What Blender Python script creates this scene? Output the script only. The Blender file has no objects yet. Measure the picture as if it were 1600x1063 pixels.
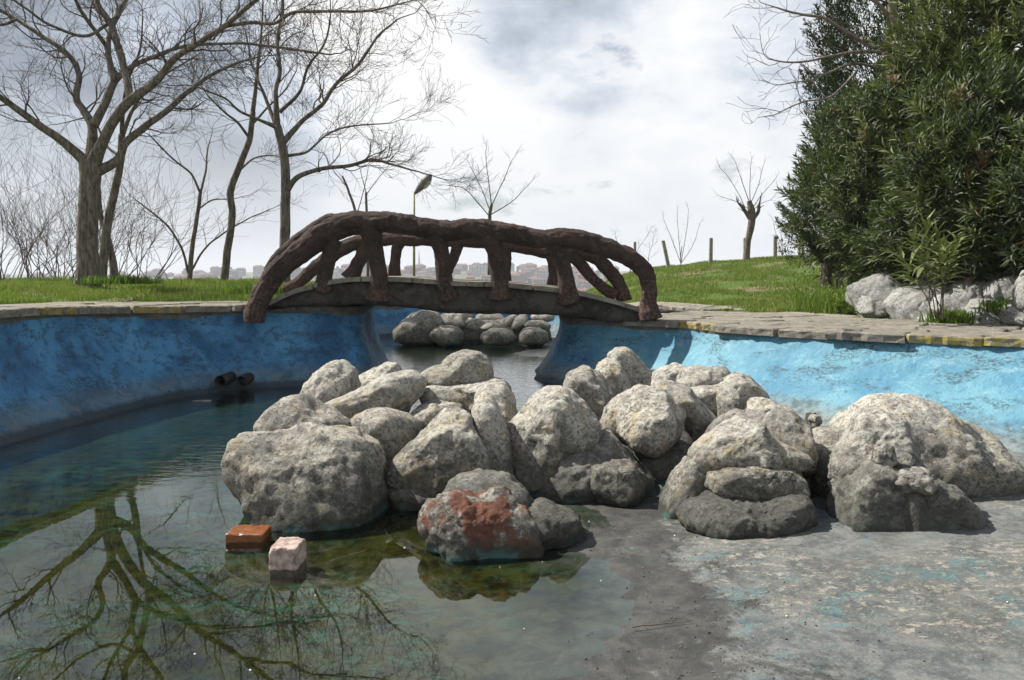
import bpy, bmesh, math, random
import numpy as np
from mathutils import Vector, Matrix

random.seed(7)
RNG = np.random.default_rng(7)
scn = bpy.context.scene
COL = scn.collection

# ------------------------------------------------------------------ camera
CAMZ = 1.35
F = 1250.0
PITCH = math.atan(106.5 / F)
cam_d = bpy.data.cameras.new('camera')
cam = bpy.data.objects.new('camera', cam_d)
COL.objects.link(cam)
cam.location = (0, 0, CAMZ)
cam.rotation_euler = (math.pi / 2 - PITCH, 0, 0)
cam_d.sensor_width = 36
cam_d.lens = F / 1600 * 36
cam_d.clip_start = 0.05
cam_d.clip_end = 9000
scn.camera = cam


def ray(px, py):
    u = (px - 800) / F
    v = (531.5 - py) / F
    return np.array([u, math.cos(PITCH) + v * math.sin(PITCH), -math.sin(PITCH) + v * math.cos(PITCH)])


def at(px, py, Y):
    """point seen at photo pixel px,py lying at distance Y in front of the camera"""
    r = ray(px, py)
    return np.array([0, 0, CAMZ]) + r * (Y / r[1])


def on(px, py, z):
    r = ray(px, py)
    return np.array([0, 0, CAMZ]) + r * ((z - CAMZ) / r[2])


# ------------------------------------------------------------------ light
SUN_EL = math.radians(49)
SUN_H = Vector((-0.90, 0.40, 0)).normalized()
SUN = Vector((SUN_H.x * math.cos(SUN_EL), SUN_H.y * math.cos(SUN_EL), math.sin(SUN_EL)))
sun_d = bpy.data.lights.new('sun', 'SUN')
sun_d.energy = 5.0
sun_d.angle = math.radians(0.6)
sun_d.color = (1.0, 0.955, 0.88)
sun = bpy.data.objects.new('sun', sun_d)
sun.rotation_euler = SUN.to_track_quat('Z', 'Y').to_euler()
COL.objects.link(sun)

world = bpy.data.worlds.new('World')
scn.world = world
world.use_nodes = True
scn.view_settings.view_transform = 'Standard'
scn.view_settings.look = 'None'
scn.view_settings.exposure = 0.95
scn.view_settings.gamma = 1
scn.view_settings.use_curve_mapping = False
try:
    scn.cycles.max_bounces = 6
    scn.cycles.transparent_max_bounces = 12
    scn.cycles.volume_bounces = 0
except Exception:
    pass


# ------------------------------------------------------------------ node helpers
class NT:
    def __init__(self, tree):
        self.t = tree
        self.n = tree.nodes
        self.l = tree.links

    def node(self, typ, **kw):
        nd = self.n.new(typ)
        for k, v in kw.items():
            setattr(nd, k, v)
        return nd

    def put(self, sock, v):
        if v is None:
            return
        if isinstance(v, bpy.types.NodeSocket):
            self.l.new(v, sock)
        else:
            if sock.type == 'RGBA' and not isinstance(v, (int, float)) and len(v) == 3:
                v = (*v, 1)
            if sock.type == 'VECTOR' and isinstance(v, (int, float)):
                v = (v, v, v)
            sock.default_value = v

    def pos(self):
        return self.node('ShaderNodeNewGeometry').outputs['Position']

    def noise(self, vec, scale, detail=5, rough=0.55, dist=0.0, out=0):
        nd = self.node('ShaderNodeTexNoise')
        self.put(nd.inputs['Vector'], vec)
        nd.inputs['Scale'].default_value = scale
        nd.inputs['Detail'].default_value = detail
        nd.inputs['Roughness'].default_value = rough
        nd.inputs['Distortion'].default_value = dist
        return nd.outputs[out]

    def voro(self, vec, scale, feature='F1', rnd=1.0):
        nd = self.node('ShaderNodeTexVoronoi', feature=feature)
        self.put(nd.inputs['Vector'], vec)
        nd.inputs['Scale'].default_value = scale
        nd.inputs['Randomness'].default_value = rnd
        return nd

    def m(self, op, a, b=0.0, c=0.0, clamp=False):
        nd = self.node('ShaderNodeMath', operation=op, use_clamp=clamp)
        self.put(nd.inputs[0], a)
        self.put(nd.inputs[1], b)
        self.put(nd.inputs[2], c)
        return nd.outputs[0]

    def vm(self, op, a, b=(0, 0, 0), scale=None):
        nd = self.node('ShaderNodeVectorMath', operation=op)
        self.put(nd.inputs[0], a)
        self.put(nd.inputs[1], b)
        if scale is not None:
            self.put(nd.inputs['Scale'], scale)
        return nd.outputs['Value'] if op in ('DOT_PRODUCT', 'LENGTH') else nd.outputs[0]

    def step(self, v, lo, hi, a=0.0, b=1.0):
        nd = self.node('ShaderNodeMapRange', interpolation_type='SMOOTHSTEP')
        self.put(nd.inputs[0], v)
        for i, x in enumerate((lo, hi, a, b)):
            nd.inputs[i + 1].default_value = x
        return nd.outputs[0]

    def mix(self, f, a, b, mode='MIX'):
        nd = self.node('ShaderNodeMix', data_type='RGBA', blend_type=mode)
        self.put(nd.inputs[0], f)
        self.put(nd.inputs[6], a)
        self.put(nd.inputs[7], b)
        return nd.outputs[2]

    def sep(self, v):
        nd = self.node('ShaderNodeSeparateXYZ')
        self.put(nd.inputs[0], v)
        return nd.outputs

    def comb(self, x, y, z):
        nd = self.node('ShaderNodeCombineXYZ')
        for i, s in enumerate((x, y, z)):
            self.put(nd.inputs[i], s)
        return nd.outputs[0]

    def bump(self, h, strength, dist=0.02, nrm=None):
        nd = self.node('ShaderNodeBump')
        nd.inputs['Strength'].default_value = strength
        nd.inputs['Distance'].default_value = dist
        self.put(nd.inputs['Height'], h)
        if nrm is not None:
            self.put(nd.inputs['Normal'], nrm)
        return nd.outputs[0]

    def attr(self, name):
        nd = self.node('ShaderNodeAttribute')
        nd.attribute_name = name
        return nd.outputs['Fac']


def new_mat(name):
    m = bpy.data.materials.new(name)
    m.use_nodes = True
    m.node_tree.nodes.clear()
    return m, NT(m.node_tree)


def finish(n, col, rough=0.85, nrm=None, spec=0.3, extra=None):
    p = n.node('ShaderNodeBsdfPrincipled')
    n.put(p.inputs['Base Color'], col)
    n.put(p.inputs['Roughness'], rough)
    n.put(p.inputs['Specular IOR Level'], spec)
    if nrm is not None:
        n.put(p.inputs['Normal'], nrm)
    o = n.node('ShaderNodeOutputMaterial')
    n.l.new(p.outputs[0], o.inputs[0])
    return p, o


# ------------------------------------------------------------------ sky
wn = NT(world.node_tree)
wn.n.clear()
sky = wn.node('ShaderNodeTexSky', sky_type='NISHITA')
sky.sun_disc = False
sky.sun_elevation = SUN_EL
sky.sun_rotation = math.atan2(SUN.x, SUN.y)
sky.air_density = 1.0
sky.dust_density = 1.5
gen = wn.node('ShaderNodeTexCoord').outputs['Generated']
dx, dy, dz = wn.sep(gen)[:3]
zz = wn.m('ADD', wn.m('MAXIMUM', dz, 0.0), 0.36)
cv = wn.comb(wn.m('DIVIDE', dx, zz), wn.m('DIVIDE', dy, zz), 0.3)
c1 = wn.noise(cv, 1.25, 7, 0.52, 0.35)
c2 = wn.noise(wn.vm('ADD', cv, (7.3, 2.1, 4)), 3.6, 9, 0.60, 0.1)
cc = wn.m('ADD', wn.m('MULTIPLY', c1, 0.45), wn.m('MULTIPLY', c2, 0.55))


def blob(px, py, r0, r1):
    d = ray(px, py)
    d = d / np.linalg.norm(d)
    return wn.step(wn.vm('DOT_PRODUCT', gen, tuple(d)), math.cos(math.radians(r0)), math.cos(math.radians(r1)))


dark = wn.m('ADD', wn.m('MULTIPLY', blob(110, 60, 20, 4), 0.165), wn.m('MULTIPLY', blob(870, 40, 9, 2), 0.13))
dark = wn.m('ADD', dark, wn.m('MULTIPLY', blob(400, 215, 9, 2), 0.08))
dark = wn.m('SUBTRACT', dark, wn.m('MULTIPLY', blob(640, 110, 13, 2), 0.12))
dens = wn.m('ADD', cc, dark)
# bright thin cloud -> slate blue thick cloud
ramp = wn.node('ShaderNodeValToRGB')
wn.put(ramp.inputs[0], dens)
e = ramp.color_ramp.elements
e[0].position = 0.44; e[0].color = (1.0, 1.0, 1.0, 1)
e[1].position = 0.84; e[1].color = (0.17, 0.20, 0.245, 1)
k = e.new(0.52); k.color = (0.86, 0.89, 0.93, 1)
k = e.new(0.60); k.color = (0.56, 0.63, 0.73, 1)
k = e.new(0.70); k.color = (0.30, 0.35, 0.42, 1)
cl = wn.vm('SCALE', ramp.outputs[0], scale=10.3)
low = wn.step(dz, 0.02, 0.24, 1.0, 0.0)
cl = wn.mix(wn.m('MULTIPLY', low, 0.80), cl, (8.3, 8.6, 9.0))
open_ = wn.m('MULTIPLY', wn.step(dz, 0.42, 0.8), 0.18)   # extra cloud gaps added overhead, out of view, to weaken the ambient light
gap = wn.step(wn.m('SUBTRACT', cc, open_), 0.41, 0.34, 0.0, 0.8)
skyc = wn.mix(gap, cl, sky.outputs[0])
bg = wn.node('ShaderNodeBackground')
wn.put(bg.inputs[0], skyc)
bg.inputs[1].default_value = 0.052
wo = wn.node('ShaderNodeOutputWorld')
wn.l.new(bg.outputs[0], wo.inputs[0])

# ------------------------------------------------------------------ numpy noise
_perm = np.random.default_rng(3).permutation(256)
_perm = np.concatenate([_perm, _perm, _perm])
_grad = np.random.default_rng(5).normal(size=(256, 3))
_grad /= np.linalg.norm(_grad, axis=1)[:, None]


def pn(P):
    P = np.asarray(P, float)
    I = np.floor(P).astype(int)
    f = P - I
    u = f * f * f * (f * (f * 6 - 15) + 10)
    I &= 255
    out = 0
    for a in (0, 1):
        wa = u[:, 0] if a else 1 - u[:, 0]
        for b in (0, 1):
            wb = u[:, 1] if b else 1 - u[:, 1]
            for c in (0, 1):
                wc = u[:, 2] if c else 1 - u[:, 2]
                h = _perm[_perm[_perm[(I[:, 0] + a) & 255] + ((I[:, 1] + b) & 255)] + ((I[:, 2] + c) & 255)]
                g = _grad[h]
                d = g[:, 0] * (f[:, 0] - a) + g[:, 1] * (f[:, 1] - b) + g[:, 2] * (f[:, 2] - c)
                out = out + wa * wb * wc * d
    return out * 1.5


def fbm(P, octv=4, g=0.5):
    P = np.asarray(P, float)
    s = 0
    a = 1
    for i in range(octv):
        s = s + a * pn(P * (2.03 ** i) + i * 17.3)
        a *= g
    return s


def sst(x, a, b):
    t = np.clip((np.asarray(x, float) - a) / (b - a), 0, 1)
    return t * t * (3 - 2 * t)


# ------------------------------------------------------------------ object helpers
def tag(o, label=None, cat=None, group=None, kind=None):
    if label: o['label'] = label
    if cat: o['category'] = cat
    if group: o['group'] = group
    if kind: o['kind'] = kind
    return o


def mesh_np(name, V, Fc, mat=None, smooth=True, attrs=None):
    """V Nx3; Fc: MxK int array or a list of tuples / list of arrays"""
    me = bpy.data.meshes.new(name)
    V = np.asarray(V, np.float32)
    if isinstance(Fc, np.ndarray):
        groups = [Fc]
    elif len(Fc) and isinstance(Fc[0], np.ndarray) and Fc[0].ndim == 2:
        groups = Fc
    else:
        groups = None
    if groups is not None:
        me.vertices.add(len(V))
        me.vertices.foreach_set('co', V.ravel())
        flat = np.concatenate([g.ravel() for g in groups]).astype(np.int32)
        cnt = np.concatenate([np.full(len(g), g.shape[1]) for g in groups])
        st = np.concatenate([[0], np.cumsum(cnt)[:-1]]).astype(np.int32)
        me.loops.add(len(flat))
        me.loops.foreach_set('vertex_index', flat)
        me.polygons.add(len(cnt))
        me.polygons.foreach_set('loop_start', st)
        me.update(calc_edges=True)
    else:
        me.from_pydata([tuple(map(float, v)) for v in V], [], [tuple(map(int, f)) for f in Fc])
    me.polygons.foreach_set('use_smooth', np.full(len(me.polygons), smooth))
    if attrs:
        for k, v in attrs.items():
            a = me.attributes.new(k, 'FLOAT', 'POINT')
            a.data.foreach_set('value', np.asarray(v, np.float32))
    if mat:
        me.materials.append(mat)
    me.validate()
    me.update()
    return me


def link(name, me, parent=None, loc=None):
    o = bpy.data.objects.new(name, me)
    COL.objects.link(o)
    if loc is not None:
        o.location = tuple(loc)
    if parent is not None:
        o.parent = parent
    return o


def empty(name, loc=(0, 0, 0)):
    return link(name, None, None, loc)


def build(name, V, Fc, mat, parent=None, origin=None, smooth=True, attrs=None):
    """origin: world point the object sits at (parents are never rotated)"""
    if origin is None:
        origin = parent.location if parent is not None else (0, 0, 0)
    origin = np.array(origin, float)
    me = mesh_np(name, np.asarray(V) - origin, Fc, mat, smooth, attrs)
    po = np.array(parent.location) if parent is not None else np.zeros(3)
    return link(name, me, parent, origin - po)


def grid_faces(nu, nv, close_u=False):
    a = np.arange(nu if close_u else nu - 1)
    b = np.arange(nv - 1)
    A, B = np.meshgrid(a, b, indexing='ij')
    A2 = (A + 1) % nu
    return np.stack([A * nv + B, A2 * nv + B, A2 * nv + B + 1, A * nv + B + 1], -1).reshape(-1, 4)


def catmull(P, sub):
    P = np.asarray(P, float)
    Q = np.vstack([2 * P[0] - P[1], P, 2 * P[-1] - P[-2]])
    out = []
    for i in range(1, len(Q) - 2):
        p0, p1, p2, p3 = Q[i - 1], Q[i], Q[i + 1], Q[i + 2]
        for j in range(sub):
            t = j / sub
            out.append(0.5 * (2 * p1 + (p2 - p0) * t + (2 * p0 - 5 * p1 + 4 * p2 - p3) * t * t + (-p0 + 3 * p1 - 3 * p2 + p3) * t ** 3))
    out.append(Q[-2])
    return np.array(out)


def tube(path, rad, sides=8, noise_amp=0.0, nscale=6.0, seed=0, cap=True):
    """path Nx3, rad N -> V,F(list of arrays)"""
    P = np.asarray(path, float)
    R = np.asarray(rad, float)
    n = len(P)
    T = np.gradient(P, axis=0)
    T /= np.linalg.norm(T, axis=1)[:, None] + 1e-9
    ref = np.array([0, 1, 0.0]) if abs(T[0][1]) < 0.8 else np.array([1, 0, 0.0])
    nrm = ref - T[0] * ref.dot(T[0])
    nrm /= np.linalg.norm(nrm)
    N = [nrm]
    for i in range(1, n):
        v = N[-1] - T[i] * N[-1].dot(T[i])
        v /= np.linalg.norm(v) + 1e-9
        N.append(v)
    N = np.array(N)
    Bn = np.cross(T, N)
    a = np.linspace(0, 2 * math.pi, sides, endpoint=False)
    dirs = N[:, None, :] * np.cos(a)[None, :, None] + Bn[:, None, :] * np.sin(a)[None, :, None]
    rr = np.repeat(R[:, None], sides, 1)
    if noise_amp:
        base = P[:, None, :] + dirs * rr[:, :, None]
        q = base.reshape(-1, 3)
        d = fbm(q * nscale + seed * 3.1, 3)
        # lengthwise bark ridges
        s = np.concatenate([[0], np.cumsum(np.linalg.norm(np.diff(P, axis=0), axis=1))])
        g = np.stack([np.cos(a)[None, :].repeat(n, 0) * 2.6, np.sin(a)[None, :].repeat(n, 0) * 2.6, (s * 2.2)[:, None].repeat(sides, 1)], -1).reshape(-1, 3)
        r2 = 1 - np.abs(pn(g * 1.6 + seed * 5.7)) * 2.4
        r3 = 1 - np.abs(pn(g * 4.2 + seed * 2.7)) * 2.6
        rr = rr + np.minimum(rr, np.median(R)) * (noise_amp * (d + 0.5 * r2 + 0.34 * r3).reshape(n, sides))
    V = (P[:, None, :] + dirs * rr[:, :, None]).reshape(-1, 3)
    A, B = np.meshgrid(np.arange(n - 1), np.arange(sides), indexing='ij')
    B2 = (B + 1) % sides
    Fq = np.stack([A * sides + B, A * sides + B2, (A + 1) * sides + B2, (A + 1) * sides + B], -1).reshape(-1, 4)
    fs = [Fq]
    if cap:
        V = np.vstack([V, P[0], P[-1]])
        i = np.arange(sides)
        j = (i + 1) % sides
        fs.append(np.stack([np.full(sides, n * sides), j, i], -1))
        o = (n - 1) * sides
        fs.append(np.stack([np.full(sides, n * sides + 1), o + i, o + j], -1))
    return V, fs


class Bag:
    """joins many pieces into one mesh"""
    def __init__(self):
        self.V = []; self.Q = []; self.T = []; self.n = 0; self.A = []

    def add(self, V, fs, a=None):
        V = np.asarray(V)
        for f in (fs if isinstance(fs, list) else [fs]):
            (self.Q if f.shape[1] == 4 else self.T).append(f + self.n)
        self.V.append(V); self.n += len(V)
        if a is not None: self.A.append(np.full(len(V), a))

    def build(self, name, mat, parent=None, smooth=True, **k):
        fs = []
        if self.Q: fs.append(np.concatenate(self.Q))
        if self.T: fs.append(np.concatenate(self.T))
        at_ = {'var': np.concatenate(self.A)} if self.A else None
        return build(name, np.concatenate(self.V), fs, mat, parent, smooth=smooth, attrs=at_, **k)


def box(c, s, rot=0.0):
    c = np.array(c, float); s = np.array(s, float) / 2
    V = np.array([[x, y, z] for x in (-1, 1) for y in (-1, 1) for z in (-1, 1)], float) * s
    cr, sr = math.cos(rot), math.sin(rot)
    V = np.stack([V[:, 0] * cr - V[:, 1] * sr, V[:, 0] * sr + V[:, 1] * cr, V[:, 2]], 1) + c
    Fq = np.array([[0, 1, 3, 2], [4, 6, 7, 5], [0, 4, 5, 1], [2, 3, 7, 6], [0, 2, 6, 4], [1, 5, 7, 3]])
    return V, Fq


# ------------------------------------------------------------------ materials
M = {}


def mat_rock(name, base, dark, pale, ochre_amt=0.35, white_amt=0.5, damp=0.14, red=0.0, top_light=0.66):
    m, n = new_mat(name)
    p = n.pos()
    oi = n.node('ShaderNodeObjectInfo').outputs['Random']
    pv = n.vm('ADD', p, n.comb(n.m('MULTIPLY', oi, 9.0), 0.0, n.m('MULTIPLY', oi, 5.0)))
    big = n.noise(pv, 3.2, 6, 0.6, 0.4)
    mid = n.noise(pv, 15, 9, 0.80, 0.15)
    fine = n.noise(pv, 75, 6, 0.75)
    col = n.mix(n.step(big, 0.42, 0.58), dark, base)
    col = n.mix(n.m('MULTIPLY', n.step(mid, 0.49, 0.57), 0.8), col, pale)
    och = n.noise(n.vm('ADD', pv, (3, 8, 1)), 5.5, 6, 0.65, 0.8)
    tone = n.m('ADD', 0.82, n.m('MULTIPLY', oi, 0.36))
    # higher rock painted paler to stand in for sunlit tops, broken up like weathering
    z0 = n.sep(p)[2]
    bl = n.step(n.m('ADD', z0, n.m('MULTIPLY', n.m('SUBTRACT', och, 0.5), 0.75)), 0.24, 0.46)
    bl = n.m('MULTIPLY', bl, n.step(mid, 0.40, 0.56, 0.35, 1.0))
    col = n.mix(n.m('MULTIPLY', bl, top_light), col, (0.51, 0.49, 0.435))
    col = n.mix(n.step(och, 0.50, 0.66, 0, ochre_amt), col, (0.34, 0.255, 0.12))
    gst = n.noise(n.vm('ADD', pv, (7, 3, 3)), 8.5, 9, 0.82, 0.3)
    col = n.mix(n.m('MULTIPLY', n.step(gst, 0.51, 0.60), 0.55), col, (0.095, 0.090, 0.078))
    # crusts of pale lichen
    li = n.noise(n.vm('ADD', pv, (1, 4, 9)), 40, 8, 0.85, 0.2)
    li2 = n.noise(n.vm('ADD', pv, (5, 1, 2)), 4, 3, 0.6)
    col = n.mix(n.m('MULTIPLY', n.m('MULTIPLY', n.step(li, 0.50, 0.58), n.step(li2, 0.40, 0.58)), white_amt), col, (0.48, 0.47, 0.42))
    # black specks and thin cracks
    sp = n.noise(n.vm('ADD', pv, (2, 2, 7)), 46, 7, 0.8)
    col = n.mix(n.step(sp, 0.52, 0.60, 0, 0.8), col, (0.055, 0.055, 0.05))
    v = n.voro(n.vm('ADD', pv, n.vm('SCALE', n.node('ShaderNodeTexNoise').outputs[1], scale=0.0)), 4.5, 'DISTANCE_TO_EDGE').outputs['Distance']
    wv = n.node('ShaderNodeTexNoise'); n.put(wv.inputs['Vector'], pv); wv.inputs['Scale'].default_value = 7; wv.inputs['Detail'].default_value = 5
    v = n.voro(n.vm('ADD', pv, n.vm('SCALE', wv.outputs[1], scale=0.28)), 4.0, 'DISTANCE_TO_EDGE').outputs['Distance']
    crk = n.m('MULTIPLY', n.step(v, 0.0, 0.022, 1, 0), n.step(big, 0.5, 0.62))
    col = n.mix(n.m('MULTIPLY', crk, 0.55), col, (0.05, 0.05, 0.045))
    if red:
        rd = n.noise(n.vm('ADD', p, (0.3, 0.1, 5)), 4.2, 4, 0.55, 0.6)
        px_, py_, pz_ = n.sep(p)[:3]
        side = n.step(px_, 0.22, 0.05)
        rm = n.m('MULTIPLY', n.step(rd, 0.43, 0.50), side)
        col = n.mix(n.m('MULTIPLY', rm, red), col, (0.125, 0.052, 0.034))
    # tide stain on the lowest part, deepened to paint in the shade of the undersides
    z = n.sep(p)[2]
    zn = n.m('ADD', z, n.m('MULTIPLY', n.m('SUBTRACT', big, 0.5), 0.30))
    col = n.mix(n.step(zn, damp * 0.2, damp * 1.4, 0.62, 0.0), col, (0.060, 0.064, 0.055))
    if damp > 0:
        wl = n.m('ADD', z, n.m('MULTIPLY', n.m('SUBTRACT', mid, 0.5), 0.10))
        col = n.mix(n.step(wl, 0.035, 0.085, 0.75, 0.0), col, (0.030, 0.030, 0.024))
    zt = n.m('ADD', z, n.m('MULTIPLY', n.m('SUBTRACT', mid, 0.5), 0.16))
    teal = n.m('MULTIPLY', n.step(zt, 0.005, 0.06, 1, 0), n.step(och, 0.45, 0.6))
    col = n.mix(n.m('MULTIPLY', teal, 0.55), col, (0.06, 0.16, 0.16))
    col = n.vm('SCALE', col, scale=tone)
    h = n.m('ADD', n.m('MULTIPLY', mid, 0.5), n.m('MULTIPLY', fine, 0.22))
    h = n.m('SUBTRACT', h, n.m('MULTIPLY', crk, 0.25))
    pit = n.noise(pv, 32, 4, 0.6)
    h = n.m('ADD', h, n.m('MULTIPLY', n.step(pit, 0.62, 0.72), -0.16))
    nr = n.bump(h, 1.0, 0.045)
    finish(n, col, 0.93, nr, 0.15)
    return m


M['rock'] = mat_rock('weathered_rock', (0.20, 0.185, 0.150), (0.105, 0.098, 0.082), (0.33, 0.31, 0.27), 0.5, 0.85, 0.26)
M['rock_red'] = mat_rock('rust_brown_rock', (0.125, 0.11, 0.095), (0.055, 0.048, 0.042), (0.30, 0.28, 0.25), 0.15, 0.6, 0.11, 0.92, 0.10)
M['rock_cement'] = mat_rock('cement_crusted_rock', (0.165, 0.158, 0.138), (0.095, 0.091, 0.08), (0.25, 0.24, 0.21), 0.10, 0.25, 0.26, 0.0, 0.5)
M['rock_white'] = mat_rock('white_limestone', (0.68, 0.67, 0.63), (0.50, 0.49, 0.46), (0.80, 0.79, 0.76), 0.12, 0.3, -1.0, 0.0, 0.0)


def mat_pool():
    m, n = new_mat('blue_pool_paint')
    p = n.pos()
    x, y, z = n.sep(p)[:3]
    a = n.noise(p, 1.6, 6, 0.6, 0.3)
    b = n.noise(p, 9, 7, 0.7, 0.2)
    fine = n.noise(p, 60, 5, 0.7)
    # side of the pool: the right bank's paint is paler than the left's
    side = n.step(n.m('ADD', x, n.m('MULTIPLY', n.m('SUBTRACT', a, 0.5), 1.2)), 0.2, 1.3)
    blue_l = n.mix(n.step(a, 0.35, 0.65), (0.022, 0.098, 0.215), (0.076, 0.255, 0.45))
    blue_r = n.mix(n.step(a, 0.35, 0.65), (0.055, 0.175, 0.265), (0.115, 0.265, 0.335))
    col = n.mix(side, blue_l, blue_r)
    # chalky bleached patches
    ch = n.noise(n.vm('MULTIPLY', p, (1, 1, 2.6)), 5, 7, 0.7, 0.5)
    col = n.mix(n.m('MULTIPLY', n.step(ch, 0.53, 0.66), n.m('ADD', 0.12, n.m('MULTIPLY', side, 0.45))), col, (0.20, 0.34, 0.40))
    # black algae speckle in horizontal bands
    sv = n.vm('MULTIPLY', p, (1.0, 1.0, 2.2))
    al = n.noise(sv, 26, 9, 0.85, 0.4)
    zone = n.noise(n.vm('ADD', n.vm('MULTIPLY', p, (0.7, 0.7, 2.0)), (4, 4, 4)), 2.4, 6, 0.7, 0.8)
    am = n.m('MULTIPLY', n.step(al, 0.47, 0.55), n.step(zone, 0.50, 0.60))
    col = n.mix(n.m('MULTIPLY', am, 0.85), col, (0.024, 0.036, 0.034))
    al3 = n.noise(sv, 44, 8, 0.85, 0.2)
    col = n.mix(n.step(al3, 0.60, 0.66, 0, 0.55), col, (0.03, 0.06, 0.07))
    am2 = n.m('MULTIPLY', n.step(b, 0.49, 0.62), n.m('SUBTRACT', 1.0, side))
    col = n.mix(n.m('MULTIPLY', am2, 0.6), col, (0.02, 0.05, 0.085))
    # run-off streaks
    st = n.noise(n.vm('MULTIPLY', p, (7, 7, 0.6)), 2.0, 5, 0.7)
    col = n.mix(n.step(st, 0.56, 0.72, 0, 0.38), col, (0.05, 0.09, 0.11))
    # worn to concrete at the foot
    zf = n.m('ADD', z, n.m('MULTIPLY', n.m('SUBTRACT', b, 0.5), 0.34))
    foot = n.step(zf, 0.14, 0.30, 1, 0)
    fc = n.mix(n.step(b, 0.4, 0.6), (0.06, 0.085, 0.085), (0.17, 0.19, 0.18))
    footm = n.m('MULTIPLY', foot, n.m('ADD', 0.55, n.m('MULTIPLY', side, 0.4)))
    col = n.mix(footm, col, fc)
    scum = n.m('MULTIPLY', n.step(n.m('ADD', z, n.m('MULTIPLY', b, 0.06)), 0.07, 0.13, 1, 0), n.m('SUBTRACT', 1.0, side))
    col = n.mix(n.m('MULTIPLY', scum, 0.8), col, (0.018, 0.026, 0.025))
    h = n.m('ADD', n.m('MULTIPLY', a, 1.2), n.m('ADD', n.m('MULTIPLY', b, 0.55), n.m('MULTIPLY', fine, 0.12)))
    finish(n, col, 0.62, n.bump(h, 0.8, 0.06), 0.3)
    return m


M['pool'] = mat_pool()


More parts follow.
